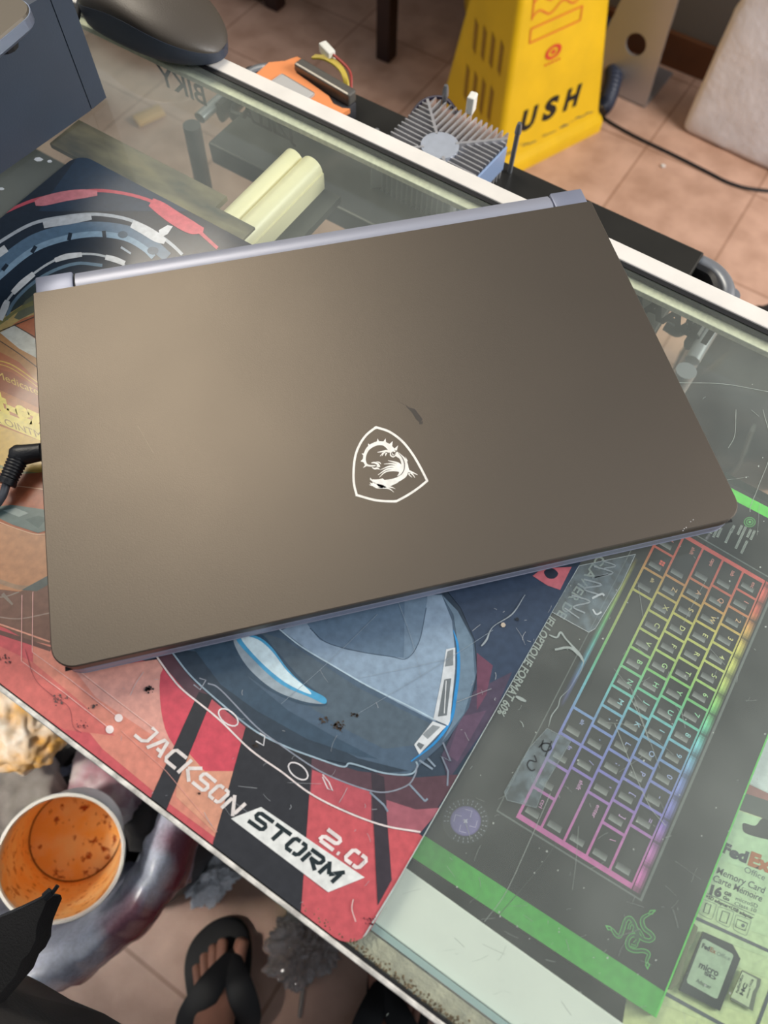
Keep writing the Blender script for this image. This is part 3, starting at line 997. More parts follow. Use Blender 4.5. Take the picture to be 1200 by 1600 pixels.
# violet round badge
cx, cy = 727, 1283
for rr, c, ly in ((36, '#33363a', 3), (34.5, '#24262a', 4), (24, '#6a5b9a', 5), (22, '#8577b6', 6)):
    KP([(cx + rr * math.cos(k * PI / 14), cy + rr * .98 * math.sin(k * PI / 14)) for k in range(28)], c, ly)
for k in range(26):
    if 9 < k < 13: continue
    for r0, r1 in ((26, 29), (31, 34)):
        a = k * 2 * PI / 26
        KS([(cx + r0 * math.cos(a), cy + r0 * math.sin(a)), (cx + r1 * math.cos(a), cy + r1 * math.sin(a))], 1.6, '#8a8c98', 6, 0)
for a0 in range(4):
    a = a0 * PI / 2 + .35
    c_, s_ = math.cos(a), math.sin(a)
    R2 = lambda x, y: (cx + x * c_ - y * s_, cy + x * s_ + y * c_)
    KS([R2(17, -7), R2(18, 4), R2(8, 5)], 1.3, '#c9bfe6', 7, 0)
KP([(cx + (5 if k % 2 else 2.2) * math.cos(k * PI / 4), cy + (5 if k % 2 else 2.2) * math.sin(k * PI / 4)) for k in range(8)], '#d8d0ee', 8)
# three entwined green snakes emblem
snk = [
    [(1023, 1422), (1012, 1428), (1003, 1434), (1002, 1442), (1006, 1451), (1015, 1458), (1019, 1465), (1013, 1469), (1004, 1467), (995, 1460), (990, 1452)],
    [(946, 1447), (955, 1452), (961, 1460), (967, 1462), (972, 1450), (976, 1438), (982, 1434), (988, 1440), (992, 1450), (996, 1460), (990, 1466)],
    [(1010, 1513), (1009, 1500), (1012, 1490), (1004, 1485), (990, 1485), (980, 1480), (979, 1470), (984, 1462), (991, 1461), (995, 1468), (990, 1474)],
    [(981, 1452), (984, 1443), (990, 1446), (988, 1456)], [(1004, 1464), (996, 1452), (994, 1462), (1002, 1466)], [(984, 1476), (992, 1478), (994, 1470)],
]
for s_ in snk:
    n = len(s_)
    if n > 5:
        wb = [2.2, 5, 6.2] + [7] * (n - 3); wi = [.6, 2.6, 3.6] + [4.4] * (n - 3)
    else:
        wb = [4.5] * n; wi = [2.3] * n
    KS(s_, wb, '#57b456', 10, 6)
    KS(s_, wi, '#1f4a2a', 11, 6)
for x, y, dx, dy in ((1023, 1421, -.9, .5), (944, 1445, .8, .6), (1010, 1515, 0, -1)):
    KP([(x, y), (x + dx * 8 - dy * 4, y + dy * 8 + dx * 4), (x + dx * 14, y + dy * 14), (x + dx * 8 + dy * 4, y + dy * 8 - dx * 4)], '#57b456', 12)
    KP([(x + dx * 4, y + dy * 4), (x + dx * 8 - dy * 2, y + dy * 8 + dx * 2), (x + dx * 12, y + dy * 12), (x + dx * 8 + dy * 2, y + dy * 8 - dx * 2)], '#1f4a2a', 13)
# blank panel lines
KS([(900, 1262), (850, 1345), (770, 1440)], 1.0, '#3c3f3e', 3, 4)
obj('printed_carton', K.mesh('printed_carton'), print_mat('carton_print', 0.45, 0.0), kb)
kb.location = (0, 0, 0); kb.matrix_basis = Matrix()
for c in kb.children: pass
kb.location = (0.05, 0.15, BZ - 0.05)
kb.matrix_basis = Matrix.Translation(kb.location)

# clear tape pieces and torn film on top of the glass
tp = bpy.data.materials.new('clear_tape')
tp.use_nodes = True
nt = tp.node_tree; nt.nodes.clear()
o_ = nt.nodes.new('ShaderNodeOutputMaterial'); a_ = nt.nodes.new('ShaderNodeBsdfTransparent'); b_ = nt.nodes.new('ShaderNodeBsdfPrincipled')
b_.inputs['Base Color'].default_value = hx('#93a3a8'); b_.inputs['Roughness'].default_value = 0.3
m_ = nt.nodes.new('ShaderNodeMixShader'); n_ = nt.nodes.new('ShaderNodeTexNoise'); n_.inputs['Scale'].default_value = 130; n_.inputs['Detail'].default_value = 6
tc_ = nt.nodes.new('ShaderNodeTexCoord'); r_ = nt.nodes.new('ShaderNodeMapRange')
r_.inputs[1].default_value = .4; r_.inputs[2].default_value = .7; r_.inputs[3].default_value = .10; r_.inputs[4].default_value = .55
nt.links.new(tc_.outputs['Object'], n_.inputs['Vector']); nt.links.new(n_.outputs['Fac'], r_.inputs[0]); nt.links.new(r_.outputs[0], m_.inputs[0])
nt.links.new(a_.outputs[0], m_.inputs[1]); nt.links.new(b_.outputs[0], m_.inputs[2]); nt.links.new(m_.outputs[0], o_.inputs[0])


def film(name, pts, label, cat, z=0.0003, th=0.0001, pen=(), edge='#b7c2c2', group=None, parts=()):
    bm = NB()
    prism(bm, [U(x, y, z) for x, y in pts], z, z + th)
    t = thing(name, label, cat, U(*pts[0], z), 0, group)
    obj('film', bm, tp, t)
    pr_ = Print(z + th + 0.00008)
    for s_, w_, c_ in pen: pr_.S(s_, w_, c_, 1, 5)
    for i in range(len(pts)):
        pr_.S([pts[i], pts[(i + 1) % len(pts)]], .8, edge, 0, 0)
    obj('marks', pr_.mesh('marks'), print_mat('tape_marks', .5), t)
    return t


film('adhesive_tape', [(855, 1138), (892, 1158), (852, 1225), (838, 1262), (792, 1250), (788, 1238), (826, 1170)],
     'milky adhesive tape with black pen scribble over the keyboard picture', 'tape',
     pen=[([(849, 1156), (846, 1168), (852, 1174), (861, 1170), (858, 1162), (848, 1162), (842, 1168)], 2.0, '#1f2224'),
          ([(862, 1158), (856, 1172), (852, 1182)], 1.6, '#1f2224'),
          ([(835, 1180), (838, 1190), (828, 1188), (824, 1196), (830, 1204), (836, 1202)], 1.8, '#2a2c2e')], edge='#8a9696')
film('adhesive_tape', [(905, 884), (993, 866), (970, 915), (930, 982), (920, 988), (862, 956)],
     'clear tape with faint embossed letters beside the laptop front edge', 'tape',
     pen=[([(928, 885), (958, 895), (930, 902), (950, 897)], 2.2, '#929d9f'), ([(940, 876), (962, 884), (944, 888)], 2.0, '#929d9f'),
          ([(912, 905), (940, 914), (912, 920), (938, 930)], 2.4, '#929d9f'), ([(893, 930), (922, 940), (896, 948), (914, 958)], 2.4, '#929d9f'),
          ([(882, 950), (905, 966)], 2.0, '#929d9f'), ([(925, 935), (940, 928), (944, 931)], 3.2, '#b3bdbe'), ([(926, 952), (932, 960), (940, 956)], 2.6, '#b3bdbe')])
fl_ = Print(0.0006)
for s_, w_ in (([(858, 992), (870, 996), (876, 988), (884, 998), (893, 1008), (905, 1022), (912, 1034)], [3, 5, 6, 4, 5, 8, 5]), ([(867, 1015), (890, 1012), (905, 1024)], [6, 7, 5]),
               ([(912, 1034), (908, 1048), (900, 1060)], [2, 1.2, .8]), ([(900, 1060), (888, 1078), (876, 1090), (872, 1104), (862, 1118), (857, 1136)], [1, 1, 2, 2.4, 3, 1]),
               ([(806, 1088), (814, 1092), (822, 1096)], [5, 10, 5]), ([(812, 1126), (816, 1130), (818, 1136)], [1, 2, 2])):
    fl_.S(s_, [k * .55 for k in w_], '#9ba6a2', 0, 5)
obj('torn_film', fl_.mesh('torn_film'), print_mat('torn_film_white', .4), label='torn curled scraps of clear film stuck on the glass beside the mat', cat='film scrap', kind='stuff')

# ------------------------------------------------------------------ memory card pack
MZ = -0.030
M0 = Print(MZ)
mq = [U(x, y, MZ) for x, y in ((1120, 1190 + 60), (1290, 1305), (1200, 1750), (985, 1640))]
# card plane axes from the print: reading direction and up
O = U(1104, 1420, MZ); X1 = U(1183, 1449, MZ)
ax = (X1 - O).normalized(); ay = Vector((-ax.y, ax.x, 0))


def mc(x, y): return (O.x + ax.x * x + ay.x * y, O.y + ax.y * x + ay.y * y)   # metres in the card plane


card = [mc(-.030, -.090), mc(.075, -.090), mc(.075, .0505), mc(-.030, .0505)]
MT_ = M0.T; MP_ = M0.P; MS_ = M0.S
M0.slab(card, MZ - 0.0009, MZ, '#d5e3b2')
M0.clip = card
for k in range(16):
    t = k / 16
    M0.w([mc(-.03, -.09 + .14 * t), mc(.075, -.09 + .14 * t), mc(.075, -.09 + .14 * (t + .063)), mc(-.03, -.09 + .14 * (t + .063))], 1, mixc('#d6d79c', '#bfe0b8', min(1, t * 1.2)))
MP_([(1160, 1290), (1163, 1286), (1180, 1290), (1192, 1278), (1215, 1278), (1240, 1320), (1200, 1312), (1165, 1302)], '#14181a', 3, 4)
MT_('F', (1127, 1330), (1140, 1336), (4, -15), '#2b3440', 4, 0.06)
MT_('ed', (1138, 1337), (1166, 1348), (5, -16), '#2b3440', 4, 0.06)
MT_('Ex', (1168, 1350), (1204, 1364), (6, -20), '#b5642e', 4, 0.06)
MT_('Office', (1162, 1362), (1194, 1376), (3, -9), '#6a7a78', 4, 0.0)
MT_('Memory Card', (1119, 1364), (1193, 1396), (4, -10), '#4a5457', 4, 0.008)
MT_('Carte M\u00e9moire', (1113, 1376), (1189, 1409), (4, -10), '#4a5457', 4, 0.008)
MT_('16', (1108, 1396), (1126, 1402), (4, -14), '#2d3538', 4, 0.06)
MT_('GB', (1131, 1397), (1142, 1401), (1.5, -5), '#2d3538', 4, 0.04)
MT_('Go', (1129, 1404), (1139, 1408), (1.5, -5), '#2d3538', 4, 0.04)
MT_('microSD', (1149, 1406), (1183, 1419), (1.6, -6), '#5c686a', 4, 0.0)
MT_('Class 10', (1147, 1414), (1181, 1426), (1.6, -6), '#5c686a', 4, 0.0)
MS_([(1105, 1396), (1179, 1430)], .9, '#59666a', 4, 0)
MT_('+SD adapter+USB adapter', (1102, 1402), (1176, 1437), (2, -5), '#2d3538', 4, 0.03)
for bx, by in ((1105, 1420), (1132, 1432), (1159, 1445)):
    sq = [(bx - 12, by - 12), (bx + 3, by - 14), (bx + 14, by - 4), (bx + 11, by + 11), (bx - 1, by + 15), (bx - 13, by + 6)]
    MS_([(bx - 7, by - 15), (bx + 12, by - 8), (bx + 14, by - 4), (bx + 8, by + 14), (bx + 4, by + 16), (bx - 11, by + 8), (bx - 13, by + 3), (bx - 10, by - 12)], .8, '#8d9c90', 4, 3, True)
MS_([(1103, 1411), (1111, 1414), (1107, 1428), (1099, 1425)], 1.4, '#4a5457', 5, 0, True)
MS_([(1129, 1423), (1140, 1427), (1135, 1443), (1124, 1439)], 1.4, '#4a5457', 5, 0, True)
MS_([(1152, 1436), (1168, 1443), (1164, 1454), (1149, 1448)], 1.4, '#4a5457', 5, 0, True)
MP_([(1161 + 3 * math.cos(k), 1446 + 3 * math.sin(k)) for k in range(6)], '#5c686a', 5)
MS_([(1080, 1431), (1210, 1490)], 5, '#5a6068', 4, 0)
MS_([(1030, 1547), (1130, 1602), (1180, 1630)], 6, '#5a6068', 4, 0)
MS_([(1206, 1540), (1180, 1610)], 6, '#5a6068', 4, 0)
mp_ = thing('memory_card_pack', 'pale green hanging memory card pack at the lower right corner', 'packaging', (mc(.02, -.02)[0], mc(.02, -.02)[1], MZ - 0.0009))
obj('backing_card', M0.mesh('backing_card'), print_mat('card_print', .4), mp_, label='pale green card with dark lettering and hang hole')
# adapter and tiny card in the pack
SZ = MZ + 0.0024
bm = NB()
adp = [(1100, 1456), (1145, 1476), (1157, 1498), (1125, 1580), (1062, 1548)]
prism(bm, [U(*p_, SZ) for p_ in adp], MZ + 0.0004, SZ)
a0 = obj('adapter_card', bm, mat('card_black', '#33393a', .35), mp_, label='dark full size card with pale label')
lb = Print(SZ + 0.0001)
lb.P([(1097, 1468), (1101, 1467), (1144, 1490), (1146, 1494), (1121, 1560), (1117, 1560), (1074, 1536), (1073, 1531)], '#a9bfa6', 0)
lb.T('Fed', (1096, 1480), (1108, 1486), (2, -7), '#2d3538', 2, 0.05)
lb.T('Ex', (1109, 1486), (1118, 1491), (2, -7), '#8f5a34', 2, 0.03)
lb.T('Office', (1119, 1492), (1140, 1501), (2, -6), '#6a7a74', 2, 0.0)
lb.T('micro', (1091, 1511), (1121, 1526), (4, -10), '#3a4446', 2, 0.03)
lb.T('SD', (1100, 1522), (1118, 1532), (1, -5), '#3a4446', 2, 0.05)
lb.T('Adapter', (1087, 1534), (1110, 1546), (2, -6), '#4a5654', 2, 0.01)
obj('label', lb.mesh('label'), print_mat('label_print', .4), a0)
bm = NB()
mic = [(1161, 1516), (1190, 1530), (1188, 1541), (1183, 1552), (1177, 1580), (1142, 1562)]
prism(bm, [U(*p_, SZ) for p_ in mic], MZ + 0.0012, SZ - 0.0004)
a1 = obj('micro_card', bm, mat('card_grey', '#6d7468', .4), mp_, label='tiny card with pale label')
lb = Print(SZ - 0.0003)
lb.P([(1160, 1518), (1183, 1530), (1181, 1542), (1176, 1550), (1170, 1574), (1142, 1558)], '#c3d3b0', 0)
lb.T('FedExOffice', (1153, 1552), (1162, 1524), (-4, -2), '#2d3538', 2, 0.02)
lb.T('HC', (1160, 1556), (1168, 1538), (-5, -3), '#2d3538', 2, 0.06)
lb.T('16GB', (1172, 1542), (1178, 1531), (-3, -2), '#2d3538', 2, 0.02)
lb.T('micro', (1168, 1560), (1173, 1545), (-3, -2), '#3a4446', 2, 0.02)
obj('label', lb.mesh('label'), print_mat('label_print2', .4), a1)
bm = NB()
bp = [U(*p_, MZ) for p_ in ((1086, 1448), (1080, 1470), (1072, 1478), (1058, 1530), (1045, 1545), (1040, 1544), (1056, 1505), (1068, 1470), (1078, 1440))]
prism(bm, bp, MZ + 0.0002, MZ + 0.0035)
obj('plastic_blister', bm, mat('blister_edge', '#a9ad8a', .2, trans=.6), mp_, label='clear plastic blister rim')
# white, red and grey package beyond the memory card pack
WZ = -0.036
W0 = Print(WZ)
wq = [U(x, y, WZ) for x, y in ((1110, 1260), (1165, 1130), (1210, 1112), (1310, 1140), (1310, 1330))]
wl = [(p_.x, p_.y) for p_ in wq]
W0.slab(wl, WZ - 0.006, WZ, '#dfe9ea')
W0.clip = wl
W0.P([(1080, 1205), (1165, 1220), (1215, 1248), (1215, 1262), (1080, 1250)], '#a86a66', 1)
W0.P([(1080, 1240), (1160, 1238), (1215, 1256), (1230, 1330), (1080, 1330)], '#4a504e', 2)
W0.S([(1165, 1222), (1215, 1246)], 1.5, '#c9d3d2', 3, 0)
obj('white_packet', W0.mesh('white_packet'), print_mat('packet_print', .35), label='white packet with faded red stripe above the memory card pack', cat='packet')

# ------------------------------------------------------------------ laptop
LA = 0.81172
LP = Vector((-0.338178, 0.142776, 0))
LW_, LD = 0.359, 0.2353
Llap = Matrix.Translation(LP) @ Matrix.Rotation(LA, 4, 'Z')
lap = thing('laptop', 'closed bronze grey laptop with white shield emblem on its lid', 'laptop', LP, LA)


def LM(x, y, z): return Llap @ Vector((x, y, z))


def lap_shape(x0, x1, y0, y1, r_front, r_back, n=8):
    p = []
    for cx, cy, a0, r in ((x1 - r_back, y1 - r_back, 0, r_back), (x0 + r_back, y1 - r_back, PI / 2, r_back),
                          (x0 + r_front, y0 + r_front, PI, r_front), (x1 - r_front, y0 + r_front, 1.5 * PI, r_front)):
        for k in range(n + 1):
            a = a0 + PI / 2 * k / n
            p.append((cx + r * math.cos(a), cy + r * math.sin(a)))
    return p


def lap_loft(levels):
    bm = NB()
    rings = []
    for z, ins, rf, rb in levels:
        rings.append([LM(x, y, z) for x, y in lap_shape(ins, LW_ - ins, -LD + ins, ins * -1 if rb is None else rb[0], rf, rb[1] if rb else 0.001)])
    loft(bm, rings)
    return bm


def lid_mat():
    m = bpy.data.materials.new('anodised_lid')
    m.use_nodes = True
    nt = m.node_tree; L = nt.links.new
    p = nt.nodes['Principled BSDF']
    p.inputs['Base Color'].default_value = hx('#6a6259')
    p.inputs['Metallic'].default_value = 0.85
    p.inputs['Roughness'].default_value = 0.5
    tc = nt.nodes.new('ShaderNodeTexCoord')
    n = nt.nodes.new('ShaderNodeTexNoise'); n.inputs['Scale'].default_value = 1600; n.inputs['Detail'].default_value = 2
    mp = nt.nodes.new('ShaderNodeMapping'); mp.inputs['Scale'].default_value = (1, 1, 1)
    L(tc.outputs['Object'], mp.inputs[0]); L(mp.outputs[0], n.inputs['Vector'])
    b = nt.nodes.new('ShaderNodeBump'); b.inputs['Strength'].default_value = 0.12; b.inputs['Distance'].default_value = 0.0004
    L(n.outputs['Fac'], b.inputs['Height']); L(b.outputs[0], p.inputs['Normal'])
    n2 = nt.nodes.new('ShaderNodeTexNoise'); n2.inputs['Scale'].default_value = 14; n2.inputs['Detail'].default_value = 4
    L(tc.outputs['Object'], n2.inputs['Vector'])
    r = nt.nodes.new('ShaderNodeMapRange'); r.inputs[3].default_value = 0.45; r.inputs[4].default_value = 0.52
    L(n2.outputs['Fac'], r.inputs[0]); L(r.outputs[0], p.inputs['Roughness'])
    return m


LH = 0.0235
bm = lap_loft([(0.0166, 0.0012, 0.011, (-0.0012, 0.0012)), (0.0170, 0.0002, 0.012, (-0.0002, 0.0015)), (LH - 0.0007, 0.0, 0.012, (0, 0.0015)), (LH, 0.0006, 0.0115, (-0.0006, 0.001))])
lid = obj('lid', bm, lid_mat(), lap)
body_m = mat('laptop_body_metal', '#8e93a6', 0.42, 0.35, bump=.05, bscale=1500)
bm = lap_loft([(0.0030, 0.006, 0.010, (0.010, 0.004)), (0.0055, 0.0015, 0.012, (0.0145, 0.003)), (0.0095, 0.0, 0.0125, (0.0152, 0.002)), (0.0104, 0.0010, 0.0125, (0.0146, 0.002)), (0.0112, 0.0, 0.0125, (0.0152, 0.002)), (0.0158, 0.0002, 0.012, (0.0152, 0.0015)),
               (0.0164, 0.0008, 0.0115, (0.0148, 0.001))])
base = obj('base', bm, body_m, lap, label='blue grey metal base')
bm = NB(); box(bm, 0.004, LW_ - 0.004, -LD + 0.001, -LD + 0.003, 0.0163, 0.0171)
for v in bm.verts: v.co = Llap @ v.co
obj('lid_gap_gasket', bm, rubber, lap, label='dark line between lid and base')
# end blocks behind the lid and the long hinge cover
for x0, x1 in ((0.0006, 0.0232), (LW_ - 0.0232, LW_ - 0.0006)):
    bm = NB()
    box(bm, x0, x1, 0.0003, 0.0152, 0.012, 0.0205, bev=0.0012)
    for v in bm.verts: v.co = Llap @ v.co
    obj('hinge_block', bm, body_m, lap, smooth=True)
bm = NB()
hp = [(0.0005, 0.012), (0.0148, 0.012), (0.0155, 0.0150), (0.0140, 0.0192), (0.0100, 0.0208), (0.0045, 0.0212), (0.0015, 0.0200), (0.0005, 0.017)]
loft(bm, [[LM(x, y, z) for y, z in hp] for x in (0.0246, 0.0256, LW_ - 0.0256, LW_ - 0.0246)])
obj('hinge_cover', bm, mat('hinge_metal', '#a3a6b4', 0.42, 0.3), lap, smooth=True)
for x0, x1 in ((0.0232, 0.0246), (LW_ - 0.0246, LW_ - 0.0232)):
    bm = NB()
    box(bm, x0, x1, 0.001, 0.0145, 0.012, 0.0185)
    for v in bm.verts: v.co = Llap @ v.co
    obj('hinge_gap', bm, rubber, lap)
for i, (x, y) in enumerate(((0.03, -0.005), (LW_ - 0.03, -0.005), (0.03, -LD + 0.03), (LW_ - 0.03, -LD + 0.03))):
    bm = NB()
    box(bm, x - 0.018, x + 0.018, y - 0.004, y + 0.004, 0.0016, 0.0035, bev=0.0005)
    for v in bm.verts: v.co = Llap @ v.co
    obj('rubber_foot', bm, rubber, lap)
# shield and dragon emblem on the lid, drawn in crop coordinates (500 + x / 4.8, 600 + y / 4.8)
em = Print(LH + 0.00004)
Z6 = lambda pts: [(500 + p_[0] / 4.8, 600 + p_[1] / 4.8) + tuple(p_[2:]) for p_ in pts]
WH = '#f3f1ea'


def es(pts, wd_, col=WH, layer=0, sm=6):
    q_ = Z6([(a[0], a[1]) for a in pts])
    em.S(q_, [k / 4.8 for k in wd_] if isinstance(wd_, list) else wd_ / 4.8, col, layer, sm)


def ep(pts, col=WH, layer=0, sm=0): em.P(Z6(pts), col, layer, sm)


outer = spline([(420, 324), (520, 358), (615, 428), (690, 520), (750, 620), (804, 726)], 6) + spline([(804, 726), (740, 778), (660, 832), (572, 880)], 5) + \
    spline([(572, 880), (490, 879), (400, 868), (275, 833)], 5) + spline([(275, 833), (255, 750), (252, 650), (265, 540), (300, 450), (350, 380), (420, 324)], 5)
oo = [(p_.x, p_.y) for p_ in outer]
es(oo, 17, sm=0)
ep([(411, 318), (424, 316), (432, 330), (420, 340), (408, 332)])
ep([(808, 716), (812, 730), (798, 740), (790, 728)])
ep([(574, 889), (562, 887), (562, 870), (574, 870)])
ep([(266, 826), (266, 840), (280, 843), (284, 828)])
# tail, fork and spikes
es([(418, 612), (380, 614), (350, 606), (335, 580), (334, 545), (345, 510), (365, 480), (400, 456), (440, 444), (480, 448), (515, 470), (545, 505)],
   [7, 12, 17, 20, 22, 24, 27, 29, 30, 32, 40, 50])
es([(385, 592), (410, 590), (435, 602), (450, 622)], [6, 12, 14, 5])
es([(390, 625), (410, 635), (428, 632), (448, 640)], [5, 12, 14, 4])
es([(420, 583), (445, 588), (458, 602)], [3, 8, 2])
es([(425, 612), (440, 620), (450, 612)], [12, 8, 3])
for a, b, c in (((322, 560), (304, 580), (328, 588)), ((330, 520), (312, 522), (330, 542)), ((362, 482), (360, 446), (386, 462)), ((425, 436), (432, 408), (446, 436)),
                ((470, 438), (492, 408), (496, 442)), ((515, 455), (546, 428), (540, 470)), ((552, 490), (586, 460), (576, 500)), ((340, 605), (322, 630), (352, 615))):
    ep([a, b, c])
# hind claw and curl
es([(520, 505), (490, 502), (460, 508), (430, 512)], [22, 14, 9, 3])
es([(490, 512), (470, 520), (450, 542)], [12, 8, 3])
es([(500, 518), (492, 530), (494, 540)], [12, 8, 3])
es([(478, 515), (470, 530), (464, 540)], [10, 7, 3])
es([(565, 505), (545, 502), (530, 515), (530, 535), (548, 546), (566, 536), (568, 520)], [14, 10, 9, 9, 10, 8, 6])
es([(556, 528), (548, 532), (541, 524), (546, 516)], [6, 6, 4, 3])
# body crescent
ep(spline([(575, 508), (610, 530), (642, 560), (658, 600), (664, 640), (650, 690), (610, 722), (560, 748), (520, 770), (480, 782), (430, 778), (400, 768), (440, 742),
           (480, 722), (520, 715), (560, 706), (590, 690), (606, 650), (610, 600), (596, 560), (568, 540)], 4, True))
ep([(640, 545), (658, 575), (650, 590)]); ep([(660, 612), (670, 645), (655, 650)])
es([(585, 515), (614, 548), (632, 590), (632, 635), (615, 672), (590, 692)], [3, 6, 7, 6, 6, 3], '#6f665e', 2)
# wings
es([(612, 640), (600, 610), (572, 590), (510, 574)], [34, 22, 14, 3])
es([(612, 640), (580, 612), (540, 598), (480, 600)], [36, 18, 12, 3])
es([(612, 640), (570, 622), (520, 618), (450, 645)], [34, 18, 12, 3])
es([(612, 645), (560, 636), (500, 640), (435, 682)], [34, 18, 12, 3])
es([(608, 650), (550, 648), (490, 660), (445, 700)], [24, 12, 9, 3])
es([(604, 640), (600, 670), (580, 690)], [30, 18, 4])
# fore claw
es([(650, 650), (680, 658), (712, 672), (732, 682)], [24, 14, 8, 3])
es([(680, 665), (700, 685), (712, 704)], [12, 8, 3])
es([(668, 668), (670, 682), (690, 700)], [14, 8, 3])
# head, jaws, whiskers
ep([(376, 702), (390, 716), (430, 716), (470, 708), (486, 722), (500, 745), (490, 780), (440, 770), (415, 742), (392, 732), (374, 716)])
ep([(366, 756), (384, 754), (372, 738), (392, 746), (396, 736), (410, 746), (440, 750), (480, 760), (470, 782), (430, 778), (400, 768)])
es([(400, 768), (430, 780), (470, 778), (520, 786), (554, 812)], [5, 7, 14, 9, 2])
es([(470, 772), (510, 772), (540, 776), (566, 788)], [10, 12, 7, 2])
es([(520, 764), (550, 752), (586, 738)], [12, 8, 3])
obj('emblem', em.mesh('emblem'), print_mat('emblem_white', .35), lid, label='white shield emblem with a dragon')
sm_ = Print(LH + 0.00003)
sm_.P([(633, 632), (640, 637), (648, 639), (655, 648), (660, 655), (657, 662), (650, 655), (644, 645), (636, 637)], '#3f3a35', 0)
sm_.P([(655, 660), (661, 658), (660, 663), (655, 663)], '#3f3a35', 0)
sm_.S([(620, 625), (632, 633)], .5, '#3f3a35', 0, 0)
sm_.S([(215, 665), (235, 700), (240, 708)], .35, '#8f8674', 0, 3)
for x, y in ((1068, 826), (1071, 824), (1078, 815), (1082, 812), (1066, 829)):
    sm_.P([(x, y), (x + 2, y - .6), (x + 1.6, y + 1)], '#d8d8d8', 0)
obj('smudge', sm_.mesh('smudge'), print_mat('smudge_grey', .6), lid, label='small dark smudge and specks', kind='stuff')

# power plug and cable at the left side of the laptop
pc = thing('power_cable', 'black angled power plug and cable at the laptop left side', 'cable', U(28, 705, 0.004))
pz = 0.0125
u0 = U(66, 706, pz); u1 = U(28, 712, pz)
bm = NB(); tube(bm, [u0, u0.lerp(u1, .3), u0.lerp(u1, .8), u1, u1 + (u1 - u0).normalized() * 0.003], [0.0050, 0.0052, 0.0058, 0.0062, 0.0048], 18)
obj('plug', bm, black_plastic, pc, smooth=True)
bm = NB()
a = U(31, 712, pz); b = U(12, 752, 0.0095)
n = 44
tube(bm, [a.lerp(b, k / n) for k in range(n + 1)], [(0.0056 - 0.0008 * k / n) * (0.90 if (k % 5) in (0, 4) and 6 < k < 40 else 1.0) for k in range(n + 1)], 18)
tube(bm, [b, b + (b - a).normalized() * 0.002], [0.0052, 0.0050], 18)
obj('strain_relief', bm, black_plastic, pc, smooth=True, angle=60)
bm = NB()
c0 = b + (b - a).normalized() * 0.001
tube(bm, spline([c0, U(2, 778, 0.007), U(-20, 800, 0.0035), U(-70, 812, 0.0035), U(-150, 790, 0.0035)], 6), 0.0022, 12)
obj('cord', bm, mat('grey_cord', '#4d5158', .35), pc, smooth=True)

# ------------------------------------------------------------------ mouse
ma = math.radians(8)
mo = Vector((-0.4640, 0.3960, 0.0020))
MM = Matrix.Translation(mo) @ Matrix.Rotation(ma, 4, 'Z')
mouse = thing('computer_mouse', 'black computer mouse resting on the back rail of the counter', 'mouse', mo, ma)


def mouse_half(t):   # t 0 front (left) .. 1 back (right)
    return 0.0315 * (1 - abs(2 * t - 1) ** 3.6) ** .5 * (.90 + .10 * math.cos(2 * PI * (t - .62))) + 0.0012


def mouse_top(t):
    return 0.006 + 0.033 * max(0, math.sin(PI * (0.10 + .90 * t) ** .85)) ** .62


def mouse_edge(t):   # height of the seam between side and top
    return .0075 + (mouse_top(t) - .0075) * (.42 + .22 * math.sin(PI * t))


TS = [0.0, .006, .02, .045] + [.08 + .84 * k / 22 for k in range(23)] + [.955, .98, .994, 1.0]
bm = NB()
rings = []
for t in TS:
    x = -0.0625 + 0.125 * t; h = mouse_half(t); e_ = mouse_edge(t); tp2 = max(mouse_top(t), e_ + .0005)
    ring = []
    for i in range(25):
        a = PI * i / 24
        ring.append(MM @ Vector((x, h * .985 * (1 if math.cos(a) > 0 else -1) * abs(math.cos(a)) ** .75, e_ + (tp2 - e_) * math.sin(a) ** .8)))
    rings.append(ring)
loft(bm, rings)
obj('top_shell', bm, mat('mouse_top', '#4a433b', .42, bump=.1, bscale=1200), mouse, smooth=True, angle=70, label='dark brown black top shell')
bm = NB()
rings = []
for t in TS:
    x = -0.0625 + 0.125 * t; h = mouse_half(t); e_ = mouse_edge(t)
    rings.append([MM @ Vector((x, y * h, z)) for y, z in ((-.80, 0.0006), (.80, 0.0006), (.90, .0035), (.97, .008), (1.0, .008 + (e_ - .008) * .5), (1.0, e_), (-1.0, e_), (-1.0, .008 + (e_ - .008) * .5), (-.97, .008), (-.90, .0035))])
loft(bm, rings)
obj('side_shell', bm, mat('mouse_side', '#3b4250', .5, bump=.2, bscale=1600), mouse, smooth=True, angle=50, label='blue black rubber side')
bm = NB()
tube(bm, [MM @ Vector((-0.034, -0.0035 + .0035 * k, 0.0365)) for k in range(3)], [.0075, .0085, .0075], 20)
obj('scroll_wheel', bm, mat('wheel_grey', '#4b5364', .4), mouse, smooth=True)
bm = NB()
tube(bm, spline([MM @ Vector((-0.060, 0, .009)), MM @ Vector((-0.068, -0.001, .009)), U(118, 32, .014), U(92, 4, .020), U(60, -32, .03), U(20, -70, .05)], 8), .0021, 12)
obj('cable', bm, rubber, mouse, smooth=True)

